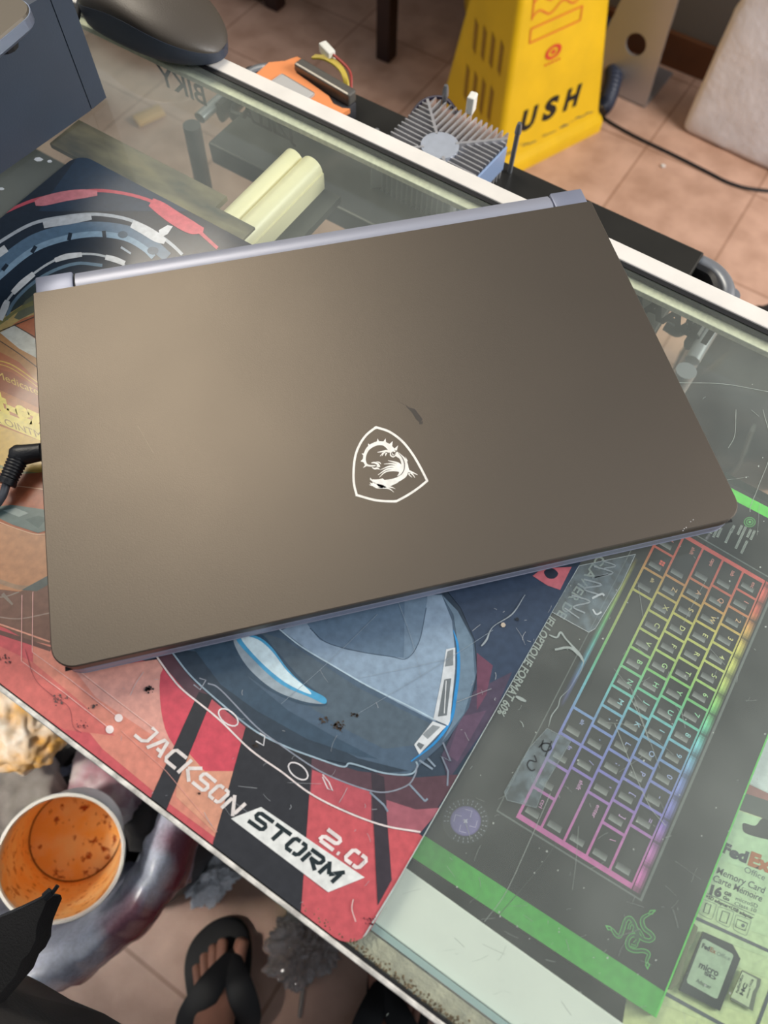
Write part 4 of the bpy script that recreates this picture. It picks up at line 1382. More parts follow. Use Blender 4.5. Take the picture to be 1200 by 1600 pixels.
# ------------------------------------------------------------------ dark box with a tablet on it
BH = 0.083
db = thing('dark_blue_box', 'dark blue black appliance box at the upper left of the counter', 'box', (-0.53, 0.2, 0.0005))
bf = mat('blue_black_shell', '#2f3a4a', .48, bump=.06, bscale=800, var=.08, vscale=30)
bm = NB()
prism(bm, [(-0.4545, 0.20), (-0.4463, 0.3015), (-0.4650, 0.3015), (-0.62, 0.3015), (-0.62, 0.06), (-0.466, 0.06)], 0.002, BH)
obj('front_panel', bm, bf, db)
bm = NB()
prism(bm, [(-0.4465, 0.3024), (-0.4465, 0.3180), (-0.4500, 0.3200), (-0.62, 0.3200), (-0.62, 0.3024)], 0.002, BH)
obj('end_cap', bm, bf, db)
bm = NB(); prism(bm, [(-0.458, 0.2), (-0.4505, 0.314), (-0.615, 0.314), (-0.615, 0.065), (-0.470, 0.065)], 0.0004, 0.0022)
obj('bottom_pad', bm, rubber, db)
tz = BH + 0.0125
TA = U(62, 8, tz + .007); TB = U(0, 60, tz + .007)
tdir = (Vector((TB.x, TB.y, 0)) - Vector((TA.x, TA.y, 0))).normalized()
tn = Vector((tdir.y, -tdir.x, 0))
if tn.x > 0: tn = -tn
tb = thing('tablet_device', 'bronze and silver edged flat device lying on the dark box', 'device', TA + tdir * .05 + tn * .05 - Vector((0, 0, .007 + .0)))


def trect(ins, r):
    L_, W_ = 0.19, 0.24
    p = []
    for cx, cy, a0 in ((L_ - ins - r, W_ - ins - r, 0), (ins + r, W_ - ins - r, PI / 2), (ins + r, ins + r, PI), (L_ - ins - r, ins + r, 1.5 * PI)):
        for k in range(7):
            a = a0 + PI / 2 * k / 6
            p.append(Vector((TA.x, TA.y, 0)) + tdir * (cx + r * math.cos(a)) + tn * (cy + r * math.sin(a)))
    return p


bm = NB()
loft(bm, [[v + Vector((0, 0, tz - .004)) for v in trect(.004, .012)], [v + Vector((0, 0, tz)) for v in trect(.0, .014)], [v + Vector((0, 0, tz + .006)) for v in trect(.0, .014)]])
obj('body', bm, mat('tablet_edge', '#7d879b', .35, .6), tb, label='silver blue edge')
bm = NB()
loft(bm, [[v + Vector((0, 0, tz + .006)) for v in trect(.0006, .0135)], [v + Vector((0, 0, tz + .0072)) for v in trect(.0012, .013)]])
obj('lid', bm, mat('tablet_lid', '#5d564c', .5, .5), tb, label='bronze top')
for v in ((.02, .02), (.02, .2), (.16, .02), (.16, .2)):
    c = Vector((TA.x, TA.y, 0)) + tdir * v[0] + tn * v[1]
    bm = NB(); tube(bm, [c + Vector((0, 0, BH)), c + Vector((0, 0, tz - .0035))], .008, 12)
    obj('rubber_foot', bm, rubber, tb)

# ------------------------------------------------------------------ step stool behind the counter with parts on it
SZ0 = -0.100
st = thing('step_stool', 'black topped stool with rounded grey tube ends behind the counter', 'stool', (-0.235, 0.48, FZ))
sx0, sx1, sy0, sy1 = -0.452, -0.014, 0.412, 0.5465
bm = NB(); box(bm, sx0, sx1, sy0, sy1, SZ0 - 0.022, SZ0, bev=0.002)
obj('seat', bm, mat('black_board', '#2b2a27', .30, var=.15, vscale=40), st, label='black flat top')
tubem = mat('grey_tube', '#8f9297', .35, .5)
for side, xe in ((1, sx1), (-1, sx0)):
    bm = NB()
    ox = xe + side * 0.036
    path = spline([(xe - side * .02, sy1 - .004, SZ0 - .008), (xe + side * .012, sy1 - .004, SZ0 - .008), (xe + side * .030, sy1 - .016, SZ0 - .008), (ox, sy1 - .034, SZ0 - .009),
                   (ox, sy1 - .06, SZ0 - .009), (ox, sy0 + .03, SZ0 - .009)], 6)
    tube(bm, path, .0062, 14, flat=.8)
    obj('end_loop', bm, tubem, st, smooth=True)
    bm = NB()
    path = spline([(xe, sy1 - .014, SZ0 - .012), (xe + side * .014, sy1 - .016, SZ0 - .012), (xe + side * .024, sy1 - .028, SZ0 - .012), (ox - side * .008, sy1 - .045, SZ0 - .012),
                   (ox - side * .008, sy0 + .05, SZ0 - .012)], 6)
    tube(bm, path, .0055, 10, flat=2.0)
    obj('inner_sleeve', bm, black_plastic, st, smooth=True)
    bm = NB()
    tube(bm, spline([(xe + side * .004, sy1 - .05, SZ0 - .012), (xe + side * .018, sy1 - .052, SZ0 - .012), (xe + side * .021, sy1 - .062, SZ0 - .012), (xe + side * .016, sy0 + .055, SZ0 - .012),
                     (xe + side * .003, sy0 + .055, SZ0 - .012)], 5), .0040, 10, flat=1.6)
    obj('latch_ring', bm, black_plastic, st, smooth=True)
    for y in (sy0 + .018, sy1 - .022):
        bm = NB()
        yy = y
        tube(bm, [(ox, yy, SZ0 - .009), (ox + side * .012, yy - (.01 if y < .45 else -.03), -0.5), (ox + side * .022, yy - (.02 if y < .45 else -.06), FZ + .012)], .0085, 14)
        obj('leg', bm, tubem if side > 0 else black_plastic, st, smooth=True)
    bm = NB()
    tube(bm, [(ox + side * .006, sy0 + .016, -.30), (ox + side * .006, sy1 - .005, -.30)], .008, 12)
    obj('cross_brace', bm, mat('pale_brace', '#b7c3c7', .4, .2), st, smooth=True)
for s_ in (-1, 1):
    for y in (sy0 - .002, sy1 + .038):
        bm = NB(); tube(bm, [((sx1 + .036 + .022) if s_ > 0 else (sx0 - .036 - .022), y, FZ + .0005), ((sx1 + .058) if s_ > 0 else (sx0 - .058), y, FZ + .02)], .011, 12)
        obj('rubber_foot', bm, rubber, st)

# aluminium heat sink with radial fins
hc = Vector((-0.2510, 0.505, SZ0))
hr = math.radians(-3)
hs = thing('heat_sink', 'silver finned heat sink lying on the black stool', 'heat sink', hc, hr)
HM = Matrix.Translation(hc) @ Matrix.Rotation(hr, 4, 'Z')
alu = mat('aluminium_fins', '#d9d8da', .35, .75)
hh = 0.036
bm = NB()
tube(bm, [HM @ Vector((0.001, -0.016, z)) for z in (0, hh * .55, hh + .001)], .0165, 32)
obj('core', bm, mat('core_paste', '#b9c0cc', .45, .4, var=.1, vscale=120), hs, smooth=True, label='round pale core')
bm = NB()


def fin(x0, y0, x1, y1, th=.0007, z0=.0, z1=hh):
    d = Vector((x1 - x0, y1 - y0, 0)); L_ = d.length
    if L_ < .003: return
    d.normalize(); nn_ = Vector((-d.y, d.x, 0)) * th
    a, b = Vector((x0, y0, 0)), Vector((x1, y1, 0))
    pr_ = [a - nn_, b - nn_, b + nn_, a + nn_]
    v0 = [bm.verts.new(HM @ (p_ + Vector((0, 0, z0)))) for p_ in pr_]; v1 = [bm.verts.new(HM @ (p_ + Vector((0, 0, z1)))) for p_ in pr_]
    bm.faces.new(v1); bm.faces.new(v0[::-1])
    for i in range(4): bm.faces.new((v0[i], v0[(i + 1) % 4], v1[(i + 1) % 4], v1[i]))


cx_, cy_ = .001, -.016
E_ = .040
for k in range(15):      # four quadrants of parallel fins, divided by diagonal webs
    off = -E_ + E_ * 2 * (k + .5) / 15
    lim = lambda o: max(.0155, abs(o) * 1.0)
    fin(cx_ + off, cy_ + lim(off), cx_ + off * 1.02, min(cy_ + .052, cy_ + .050))
    fin(cx_ + off, cy_ - lim(off), cx_ + off, cy_ - .040)
    fin(cx_ - lim(off), cy_ + off, cx_ - .044, cy_ + off)
    fin(cx_ + lim(off), cy_ + off, cx_ + .044, cy_ + off)
obj('fins', bm, alu, hs, label='rows of thin aluminium fins', kind='stuff')
bm = NB()
for sx_, sy_ in ((1, 1), (-1, 1), (1, -1), (-1, -1)):
    fin(cx_ + sx_ * .010, cy_ + sy_ * .010, cx_ + sx_ * .042, cy_ + sy_ * .042, .0012, 0, hh + .0015)
obj('diagonal_web', bm, alu, hs)
bm = NB()
box(bm, cx_ + .0445, cx_ + .0465, cy_ - .036, cy_ + .036, .012, hh - .001, M=HM, bev=.0006)
obj('side_bar', bm, mat('blue_side', '#9db4da', .4, .4), hs, label='pale blue side plate')
for x, y in ((cx_ - .030, cy_ + .052), (cx_ + .047, cy_ + .050), (cx_ - .045, cy_ - .030)):
    bm = NB()
    tube(bm, [HM @ Vector((x, y, 0)), HM @ Vector((x, y, hh + .003)), HM @ Vector((x, y, hh + .004)), HM @ Vector((x, y, hh + .010)), HM @ Vector((x, y, hh + .0135))], [.0022, .0022, .0030, .0026, .0018], 12)
    obj('mounting_pin', bm, steel, hs, smooth=True)
bm = NB()
box(bm, cx_ + .000, cx_ + .007, cy_ + .050, cy_ + .060, hh - .002, hh + .014, M=HM @ Matrix.Rotation(.2, 4, 'Z'), bev=.0012)
obj('white_connector', bm, mat('white_nylon', '#e8e6dc', .4), hs, label='white plug')
bm = NB()
tube(bm, spline([HM @ Vector(p_) for p_ in ((cx_ - .012, cy_ + .050, .030), (cx_ - .035, cy_ + .058, .032), (cx_ - .052, cy_ + .046, .026), (cx_ - .052, cy_ + .02, .012), (cx_ - .05, cy_, .004))], 6), .0018, 8)
obj('fan_wire', bm, mat('dark_wire', '#241c3a', .5), hs, smooth=True)

# small blower card cooler with orange frame
fc = Vector((-0.402, 0.500, SZ0))
fr_ = math.radians(-7)
FM = Matrix.Translation(fc) @ Matrix.Rotation(fr_, 4, 'Z')
fn = thing('blower_cooler', 'orange framed grey blower cooler lying at the left of the stool', 'cooler', fc, fr_)
bm = NB()
box(bm, -.044, .044, -.024, .022, 0.000, .018, M=FM, bev=.002)
obj('housing', bm, mat('dark_housing', '#3d3e42', .4), fn, smooth=True)
bm = NB()
oc = [(-.046, -.030), (.046, -.030), (.050, .006), (.044, .002), (.034, .001), (.024, .006), (-.020, .010), (-.026, .013), (-.030, .028), (-.036, .028), (-.040, .016), (-.050, .004)]
prism(bm, oc, .018, .0225, M=FM)
obj('orange_frame', bm, mat('orange_plastic', '#f0955a', .45), fn, label='orange plate')
bm = NB(); box(bm, -.028, .014, -.026, -.001, .0224, .0245, M=FM, bev=.002)
obj('grey_pad', bm, mat('pad_grey', '#b9b7b4', .6), fn)
bm = NB(); box(bm, -.024, .044, .011, .022, .018, .030, M=FM, bev=.002)
obj('metal_duct', bm, mat('duct_grey', '#77746e', .35, .6), fn)
bm = NB()
for i, dz in enumerate((0, .002, .004)):
    tube(bm, spline([FM @ Vector(p_) for p_ in ((-.018, .030 + dz, .028), (-.006, .034 + dz, .030), (.012, .033 + dz, .030), (.024 + dz, .028, .026), (.028 + dz, .022, .016))], 6), .0013, 8)
obj('yellow_wire', bm, mat('yellow_wire', '#c9b13a', .5), fn, smooth=True)
bm = NB()
tube(bm, spline([FM @ Vector(p_) for p_ in ((-.014, .040, .034), (.004, .040, .033), (.024, .036, .030), (.034, .026, .020))], 6), .0012, 8)
obj('red_wire', bm, mat('red_wire', '#a3342c', .5), fn, smooth=True)
bm = NB(); box(bm, -.030, -.012, .033, .041, .028, .037, M=FM @ Matrix.Rotation(-.3, 4, 'Z'), bev=.0012)
obj('wire_connector', bm, mat('white_nylon', '#e8e6dc', .4), fn)

# ------------------------------------------------------------------ yellow floor sign
ya = (U(772, 290, FZ)); yb = U(942, 203, FZ)
yx = (yb - ya).normalized(); yy_ = Vector((-yx.y, yx.x, 0))
YW = (yb - ya).length
YD = 0.27
YM = Matrix(((yx.x, yy_.x, 0, ya.x), (yx.y, yy_.y, 0, ya.y), (0, 0, 1, FZ), (0, 0, 0, 1)))
yel = mat('yellow_plastic', '#f2c318', .38, var=.12, vscale=10)
sg = thing('wet_floor_sign', 'yellow wet floor sign with black letters on the tiled floor', 'sign', YM @ Vector((YW / 2, YD / 2, 0)), math.atan2(yx.y, yx.x))


def yring(t, z, flare=0):
    # tapering rectangle
    x0 = .012 - flare + .050 * t; x1 = YW - .012 + flare - .090 * t
    y0 = .012 - flare + .085 * t; y1 = YD - .012 + flare - .085 * t
    r = .016
    p = []
    for cx, cy, a0 in ((x1 - r, y1 - r, 0), (x0 + r, y1 - r, PI / 2), (x0 + r, y0 + r, PI), (x1 - r, y0 + r, 1.5 * PI)):
        for k in range(5):
            a = a0 + PI / 2 * k / 4
            p.append(YM @ Vector((cx + r * math.cos(a), cy + r * math.sin(a), z)))
    return p


YH = 0.66
bm = NB()
loft(bm, [yring(0, 0.0, .012), yring(0, 0.022, .012), yring(0, 0.034, .008), yring(0, .042, .001), yring(0.03, .055), yring(1, YH), yring(1.02, YH + .01, -.012)])
obj('body', bm, yel, sg, smooth=True)


def ypt(x, z, d=0.0016):
    t = .03 + (z - .055) / (YH - .055) * .97
    y0 = .012 + .085 * t
    return YM @ Vector((x, y0 - d, z))


def yface_text(txt, x0, x1, z0, z1, mt, name, bold=0.05, shear=0.0, lab=None):
    vs, fs, wd_ = text_mesh(txt, bold)
    me = bpy.data.meshes.new(name)
    me.from_pydata([tuple(ypt(x0 + (x1 - x0) * v[0] / wd_ + shear * v[1], z0 + (z1 - z0) * v[1] / .73)) for v in vs], [], [list(f) for f in fs])
    return obj(name, me, mt, sg, label=lab)


ink = mat('black_marker', '#161514', .6)
for k_, ch_ in enumerate('USH'):
    x_ = YW * .20 + .068 * k_
    yface_text(ch_, x_, x_ + .044, .104, .152, ink, 'letter', .05, .012, 'black stencilled ' + ch_)
rd = mat('orange_red_print', '#e07a2a', .5)
bm = NB()


def yline(pts, wd_=.004):
    for i in range(len(pts) - 1):
        a, b = Vector(pts[i] + (0,)), Vector(pts[i + 1] + (0,))
        d = (b - a).normalized(); nn_ = Vector((-d.y, d.x, 0)) * wd_ / 2
        q_ = [a - nn_, b - nn_, b + nn_, a + nn_]
        bm.faces.new([bm.verts.new(ypt(p_.x, p_.y)) for p_ in q_])


yline([(.075, .300), (.220, .300), (.220, .328), (.075, .328), (.075, .300)])
for k in range(4):
    z0 = .350 + .026 * k
    yline([(.075 + .155 * t / 16, z0 + .008 * math.sin(t * .9)) for t in range(17)])
yline([(.075, .345), (.075, .45)]); yline([(.230, .345), (.230, .45)])
obj('wave_symbol', bm, rd, sg, label='orange wavy floor symbol')
bm = NB()
for r0, r1 in ((.6, 1.0), (.0, .3)):
    n = 20
    for k in range(n):
        a, b = 2 * PI * k / n, 2 * PI * (k + 1) / n
        f = lambda r, a: ypt(.150 + .024 * r * math.cos(a), .258 + .015 * r * math.sin(a))
        pts = [f(r0, a), f(r1, a), f(r1, b), f(r0, b)] if r0 else [f(r1, a), f(r1, b), f(0, 0)]
        bm.faces.new([bm.verts.new(p_) for p_ in pts])
for i in range(5):
    yline([(.128 + .010 * i, .236), (.134 + .010 * i, .236)], .004)
obj('oval_mark', bm, mat('red_print', '#d8452a', .5), sg, label='small red oval mark')
bm = NB()
rg = random.Random(9)
for i in range(26):
    x = rg.uniform(.02, YW - .02); z = .060 + abs(rg.gauss(0, .004)); l = rg.uniform(.006, .03)
    yline([(x, z), (min(x + l, YW - .015), z + rg.uniform(-.002, .002))], rg.uniform(.001, .004))
obj('scuffs', bm, mat('scuff_grey', '#8a7a48', .8), sg, label='grey scuffs above the base rim', kind='stuff')
bm = NB()
for z0, z1 in ((.12, .2), (.23, .30), (.40, .46)):
    for k in range(4):
        y0 = .07 + .03 * k
        t = .03 + (z0 - .055) / (YH - .055) * .97
        t1 = .03 + (z1 - .055) / (YH - .055) * .97
        x = .012 + .050 * t - .0014; x1_ = .012 + .050 * t1 - .0014
        bm.faces.new([bm.verts.new(YM @ Vector(p_)) for p_ in ((x, y0, z0), (x, y0 + .012, z0 + .01), (x1_, y0 + .022, z1), (x1_, y0 + .008, z1 - .01))])
obj('side_lettering', bm, mat('faded_ink', '#a3791a', .6), sg, label='worn dark marks on the side', kind='stuff')

# yellow mop bucket behind the sign
bc = U(748, 78, FZ)
mb = thing('mop_bucket', 'rounded yellow bucket with dark base behind the floor sign', 'bucket', (bc.x, bc.y, FZ))
bm = NB()
prof = [(.085, .045), (.105, .06), (.125, .10), (.140, .20), (.150, .30), (.162, .31), (.162, .325), (.150, .325), (.142, .31), (.130, .20), (.10, .07)]
rings = []
for r, z in prof:
    rings.append([Vector((bc.x + .05 + r * math.cos(a) * (1.0 + .25 * max(0, math.cos(a - 2.6)) ** 6 * (z / .3)), bc.y + .06 + r * math.sin(a), FZ + z)) for a in [2 * PI * k / 36 for k in range(36)]])
loft(bm, rings)
obj('pail', bm, yel, mb, smooth=True)
bm = NB()
box(bm, bc.x - .04, bc.x + .14, bc.y - .03, bc.y + .15, FZ + .0, FZ + .045, bev=.01)
obj('base', bm, black_plastic, mb)
bm = NB(); box(bm, bc.x - .02, bc.x + .12, bc.y + .02, bc.y + .10, FZ + .27, FZ + .40, bev=.012)
obj('wringer', bm, mat('dark_red_plastic', '#a12a35', .45), mb, label='dark red wringer')

# ribbed hose beside the sign
bm = NB()
hp_ = [U(936, 172, FZ + .02), U(948, 158, FZ + .03), U(958, 120, FZ + .05), U(955, 75, FZ + .06), U(942, 40, FZ + .06), U(915, 20, FZ + .05), U(880, 10, FZ + .05)]
pts = spline(hp_, 26)
tube(bm, pts, [.021 + (.0022 if k % 4 < 2 else -.0010) for k in range(len(pts))], 16)
obj('ribbed_hose', bm, mat('navy_hose', '#2b3244', .45), smooth=True, angle=60, label='dark navy ribbed hose curving out behind the yellow sign', cat='hose')

# ------------------------------------------------------------------ aluminium monitor stand
ia = U(1007, 170, FZ); ib = U(925, 133, FZ)
ix = (ia - ib).normalized(); ia2 = ia
iy = Vector((-ix.y, ix.x, 0))
IM = Matrix(((ix.x, iy.x, 0, ia.x), (ix.y, iy.y, 0, ia.y), (0, 0, 1, FZ), (0, 0, 0, 1)))
als = mat('silver_stand', '#b3b1b1', .38, .65)
stn = thing('monitor_stand', 'silver aluminium monitor stand with round cable hole, on the floor', 'monitor stand', IM @ Vector((-.09, .08, 0)), math.atan2(ix.y, ix.x))
bm = NB()
IW = .185; IH = .50
# back panel with a round hole: ring of quads between hole and outline
hx_, hz_, hr_ = -.078, .140, .027
n = 48
outl = []
xl = lambda z: -IW + .085 * z / IH; xr = lambda z: -.030 * z / IH
for k in range(n):
    a = 2 * PI * k / n
    c, s_ = math.cos(a), math.sin(a)
    # ray to trapezoid
    best = 9
    for t in [i * .002 for i in range(1, 400)]:
        x, z = hx_ + c * t, hz_ + s_ * t
        if z < 0 or z > IH or x < xl(z) or x > xr(z): best = t; break
    outl.append((max(xl(0), min(0, hx_ + c * best)), max(0, min(IH, hz_ + s_ * best))))
lay = []
for y in (0, .006):
    I_ = [bm.verts.new(IM @ Vector((hx_ + hr_ * math.cos(2 * PI * k / n), y, hz_ + hr_ * math.sin(2 * PI * k / n)))) for k in range(n)]
    O_ = [bm.verts.new(IM @ Vector((o_[0], y, o_[1]))) for o_ in outl]
    lay.append((I_, O_))
    for k in range(n):
        bm.faces.new((I_[k], I_[(k + 1) % n], O_[(k + 1) % n], O_[k]))
for k in range(n):
    for j in (0, 1):
        bm.faces.new((lay[0][j][k], lay[0][j][(k + 1) % n], lay[1][j][(k + 1) % n], lay[1][j][k]))
obj('back_panel', bm, als, stn)
bm = NB()
box(bm, -IW, 0, .0, .17, 0.0, .007, M=IM, bev=.0015)
obj('foot_plate', bm, als, stn)

# ------------------------------------------------------------------ white foam slab
fa = U(1062, 205, FZ); fb = U(1212, 275, FZ)
fx = (fb - fa).normalized(); fy = Vector((-fx.y, fx.x, 0))
FM2 = Matrix(((fx.x, fy.x, 0, fa.x), (fx.y, fy.y, 0, fa.y), (0, 0, 1, FZ), (0, 0, 0, 1)))
bm = NB()
box(bm, 0, .62, 0, .07, 0.0, .62, bev=.018, seg=3)
bmesh.ops.subdivide_edges(bm, edges=[e for e in bm.edges if e.calc_length() > .1], cuts=24, use_grid_fill=True)
for v in bm.verts:
    d = noise.noise(v.co * 14) * .003 + noise.noise(v.co * 40) * .0012
    if v.co.z > .004: v.co.y += d
    if v.co.x < .04: v.co.x += noise.noise(Vector((0, 0, v.co.z * 9))) * .008
    if v.co.x < .05 and .30 < v.co.z < .34: v.co.x += .006
    v.co = FM2 @ v.co
obj('foam_slab', bm, mat('white_foam', '#ece9ec', .85, var=.10, vscale=18, bump=.8, bscale=60), smooth=True, label='large rough white foam slab standing on the floor at the right', cat='foam slab')

# black cable on the floor
bm = NB()
cpts = [U(925, 168, FZ + .004), U(945, 186, FZ + .004), U(990, 212, FZ + .004), U(1050, 241, FZ + .004), U(1100, 266, FZ + .004), U(1140, 286, FZ + .004), U(1180, 296, FZ + .004), U(1240, 298, FZ + .004), U(1330, 280, FZ + .004)]
tube(bm, spline(cpts, 8), .0042, 10)
obj('floor_cable', bm, rubber, smooth=True, label='long black cable trailing across the pinkish tiles', cat='cable')
bm = NB(); crumple(bm, U(1036, 259, FZ + .004), (.006, .005, .003), 4, .2, 2)
obj('paper_scrap', bm, mat('paper_white', '#e6e4de', .8), label='tiny white scrap on the tiles below the black cable', cat='scrap')

# dark red table: legs and rail at the top edge
tm = mat('dark_red_wood', '#2a1410', .45, var=.3, vscale=20)
la_, lb_ = U(597, 96, FZ), U(424, 16, FZ)
tt = thing('wooden_table', 'dark red brown wooden table leg and rail at the top of the view', 'table', (la_.x, la_.y, FZ))
for c in (la_, lb_):
    bm = NB(); box(bm, c.x - .021, c.x + .021, c.y, c.y + .042, FZ, FZ + .70, bev=.003)
    obj('leg', bm, tm, tt)
bm = NB(); box(bm, lb_.x, la_.x, la_.y + .010, la_.y + .030, FZ + .22, FZ + .255)
v_ = None
obj('rail', bm, tm, tt)
bm = NB(); box(bm, lb_.x - .06, la_.x + .06, la_.y - .05, la_.y + .40, FZ + .70, FZ + .73, bev=.004)
obj('table_top', bm, tm, tt)
# bags on the floor, upper left
bm = NB(); c = U(330, 0, FZ + .04); crumple(bm, (c.x + .03, c.y + .16, FZ + .085), (.13, .09, .085), 5, .18, 4, 1.6)
obj('dark_bag', bm, mat('navy_cloth', '#1c2230', .7), smooth=True, angle=180, label='dark navy bag on the floor behind the computer mouse', cat='bag')
bm = NB(); c = U(255, 0, FZ + .05); crumple(bm, (c.x - .12, c.y + .12, FZ + .085), (.10, .09, .08), 8, .2, 4, 2.2)
obj('red_bag', bm, mat('red_cloth', '#7d3a30', .7, var_color='#2a1c1c', vscale=18), smooth=True, angle=180, label='red and brown patterned bag behind the computer mouse', cat='bag')
# black bag on the floor right
bgc = Vector((0.205, 1.02, FZ + .17))
bt = thing('black_backpack', 'black bag slumped on the floor behind the right end of the counter', 'bag', (bgc.x, bgc.y, FZ))
bm = NB(); crumple(bm, bgc, (.175, .17, .185), 3, .16, 4, 1.3)
for v in bm.verts: v.co.z = max(v.co.z, FZ + .001)
obj('body', bm, mat('black_nylon', '#131416', .5, bump=.3, bscale=300), bt, smooth=True, angle=180)
bm = NB(); tube(bm, spline([bgc + Vector(p_) for p_ in ((-.02, -.15, .10), (.00, -.17, .0), (-.04, -.17, -.09), (-.15, -.12, -.155), (-.18, -.06, -.155))], 8), .012, 10, flat=.3)
obj('strap', bm, mat('grey_strap', '#4a4a46', .6), bt, smooth=True)

# things seen inside / below the case through the glass
bm = NB(); tube(bm, [U(212, 190, FZ + .012), U(252, 172, FZ + .012)], .022, 10, flat=.5)
obj('wooden_stick', bm, mat('tan_wood', '#c79a5a', .6), label='short tan wooden stick on the floor seen through the glass top', cat='stick')
bm = NB(); crumple(bm, (-.74, .53, -.76), (.15, .11, .15), 12, .25, 4, 1.8)
for v in bm.verts: v.co.z = max(v.co.z, FZ + .001)
obj('black_cloth', bm, mat('black_cloth', '#0e0e10', .8), smooth=True, angle=180, label='black crumpled cloth on the floor below the counter glass', cat='cloth')
bm = NB(); box(bm, -.34, -.06, .12, .34, FZ, FZ + .22, bev=.004)
obj('cardboard_box', bm, mat('brown_cardboard', '#6d5b42', .8, var=.15, vscale=12), label='brown cardboard box standing under the counter', cat='box')
bm = NB(); box(bm, -.05, .30, .17, .36, FZ + .001, FZ + .30, bev=.01)
obj('storage_case', bm, mat('dark_green_case', '#12201c', .5), label='dark green case under the right of the counter', cat='case')

# ------------------------------------------------------------------ bin with a plastic bag, cup and litter
RZ = -0.46
bcn = Vector((-0.345, -0.160, 0)); BR = 0.186
bn = thing('waste_bin', 'waste bin lined with a white and red plastic bag', 'bin', (bcn.x, bcn.y, FZ))
bm = NB()
prof = [(.140, 0), (.150, .004), (.180, .42), (.184, .425), (.184, .435), (.176, .435), (.146, .012)]
rings = [[Vector((bcn.x + r * math.cos(2 * PI * k / 48), bcn.y + r * math.sin(2 * PI * k / 48), FZ + z)) for k in range(48)] for r, z in prof]
loft(bm, rings)
obj('bin_body', bm, mat('dark_bin', '#1d1f25', .5), bn, smooth=True)
bm = NB()
n = 144
prof = [tuple(q_) for q_ in spline([(-.012, -.17), (.010, -.09), (.018, -.02), (.008, .016), (-.002, .024), (-.020, .012), (-.040, -.05), (-.052, -.12), (-.07, -.22), (-.10, -.32)], 4)]
rings = []
for j, (dr, dz) in enumerate(prof):
    ring = []
    for k in range(n):
        a = 2 * PI * k / n
        w_ = (.007 * noise.noise(Vector((math.cos(a) * 6, math.sin(a) * 6, j * .09))) + .004 * noise.noise(Vector((math.cos(a) * 17, math.sin(a) * 17, j * .06))))
        wz = .010 * noise.noise(Vector((math.cos(a) * 3, math.sin(a) * 3, 5)))
        r = BR - .006 + dr + w_ * (1 if abs(dz) < .1 else 1.6)
        ring.append(Vector((bcn.x + r * math.cos(a), bcn.y + r * math.sin(a), RZ - .01 + dz + wz)))
    rings.append(ring)
loft(bm, rings, caps=False)
bagm = bpy.data.meshes.new('bag_liner')
bmesh.ops.recalc_face_normals(bm, faces=bm.faces)
bm.to_mesh(bagm); bm.free()
ca_ = bagm.color_attributes.new('ink', 'FLOAT_COLOR', 'POINT')
for v in bagm.vertices:
    c = v.co
    a = math.atan2(c.y - bcn.y, c.x - bcn.x)
    rr0 = (Vector((c.x, c.y, 0)) - bcn).length - BR
    edge = -.030 * (1 - max(0, min(1, (a + 1.0) / 1.3))) + .012 * noise.noise(Vector((a * 3, 2, 0)))
    sm = lambda e0, e1, x: max(0, min(1, (x - e0) / (e1 - e0)))
    red = sm(-.004, .004, rr0 - .004 + edge * .4) * sm(-1.15, -.95, a) * (1 - sm(.42, .50, a))
    pk = sm(.000, .006, rr0) * sm(.42, .50, a) * (1 - sm(1.0, 1.1, a))
    red2 = .8 * sm(-.1, .1, noise.noise(Vector((a * 4, c.z * 9, 3)))) * sm(-.5, -.2, a) * (1 - sm(.45, .6, a)) * sm(-.03, -.008, rr0)
    col_ = mixc(mixc(mixc('#cdd2e2', '#8f3446', red), '#8f3446', red2), '#d79ccb', pk)
    ca_.data[v.index].color = col_
obj('bag_liner', bagm, print_mat('bag_plastic', .25, .3), bn, smooth=True, angle=180, label='white plastic bag with red print')
bm = NB()
for k in range(26):
    a = random.uniform(0, 2 * PI); r = random.uniform(0, .10)
    crumple(bm, (bcn.x + r * math.cos(a), bcn.y + r * math.sin(a), RZ - .19 - random.uniform(0, .02)), (.035, .03, .02), k, .4, 2)
obj('dark_litter', bm, mat('dark_litter', '#151413', .7, var_color='#3a3836', vscale=16), smooth=True, label='dark crumpled litter filling the bin around the cup', cat='litter', kind='stuff')

CZ = -0.40
ct = U(95, 1340, CZ)
cr = (U(188, 1340, CZ) - ct).length
depth = lambda z, px, py: (U(px, py, z) - CAM).dot(RM @ Vector((0, 0, -1)))
CZB = CZ - .112
cb_ = U(120, 1303, CZB)
rb = 69 * depth(CZB, 120, 1303) / FPX
axc = (ct - cb_).normalized()
cupt = thing('paper_cup', 'large white paper cup stained orange inside, standing in the bin', 'cup', cb_)
e1 = axc.orthogonal().normalized(); e2 = axc.cross(e1)


def cring(t, r, n=64): return [cb_.lerp(ct, t) + e1 * r * math.cos(2 * PI * k / n) + e2 * r * math.sin(2 * PI * k / n) for k in range(n)]


rr = lambda t: rb + (cr - rb) * t
bm = NB()
loft(bm, [cring(-.04, rb * .97), cring(0, rr(0)), cring(.96, rr(.96)), cring(.965, rr(1) + .001), cring(.985, rr(1) + .0022), cring(1.0, rr(1) + .0014), cring(1.0, rr(1) - .001), cring(.98, rr(1) - .0022)], caps=False)
obj('outer_wall', bm, mat('cup_white', '#ebe4d8', .45), cupt, smooth=True, angle=60)


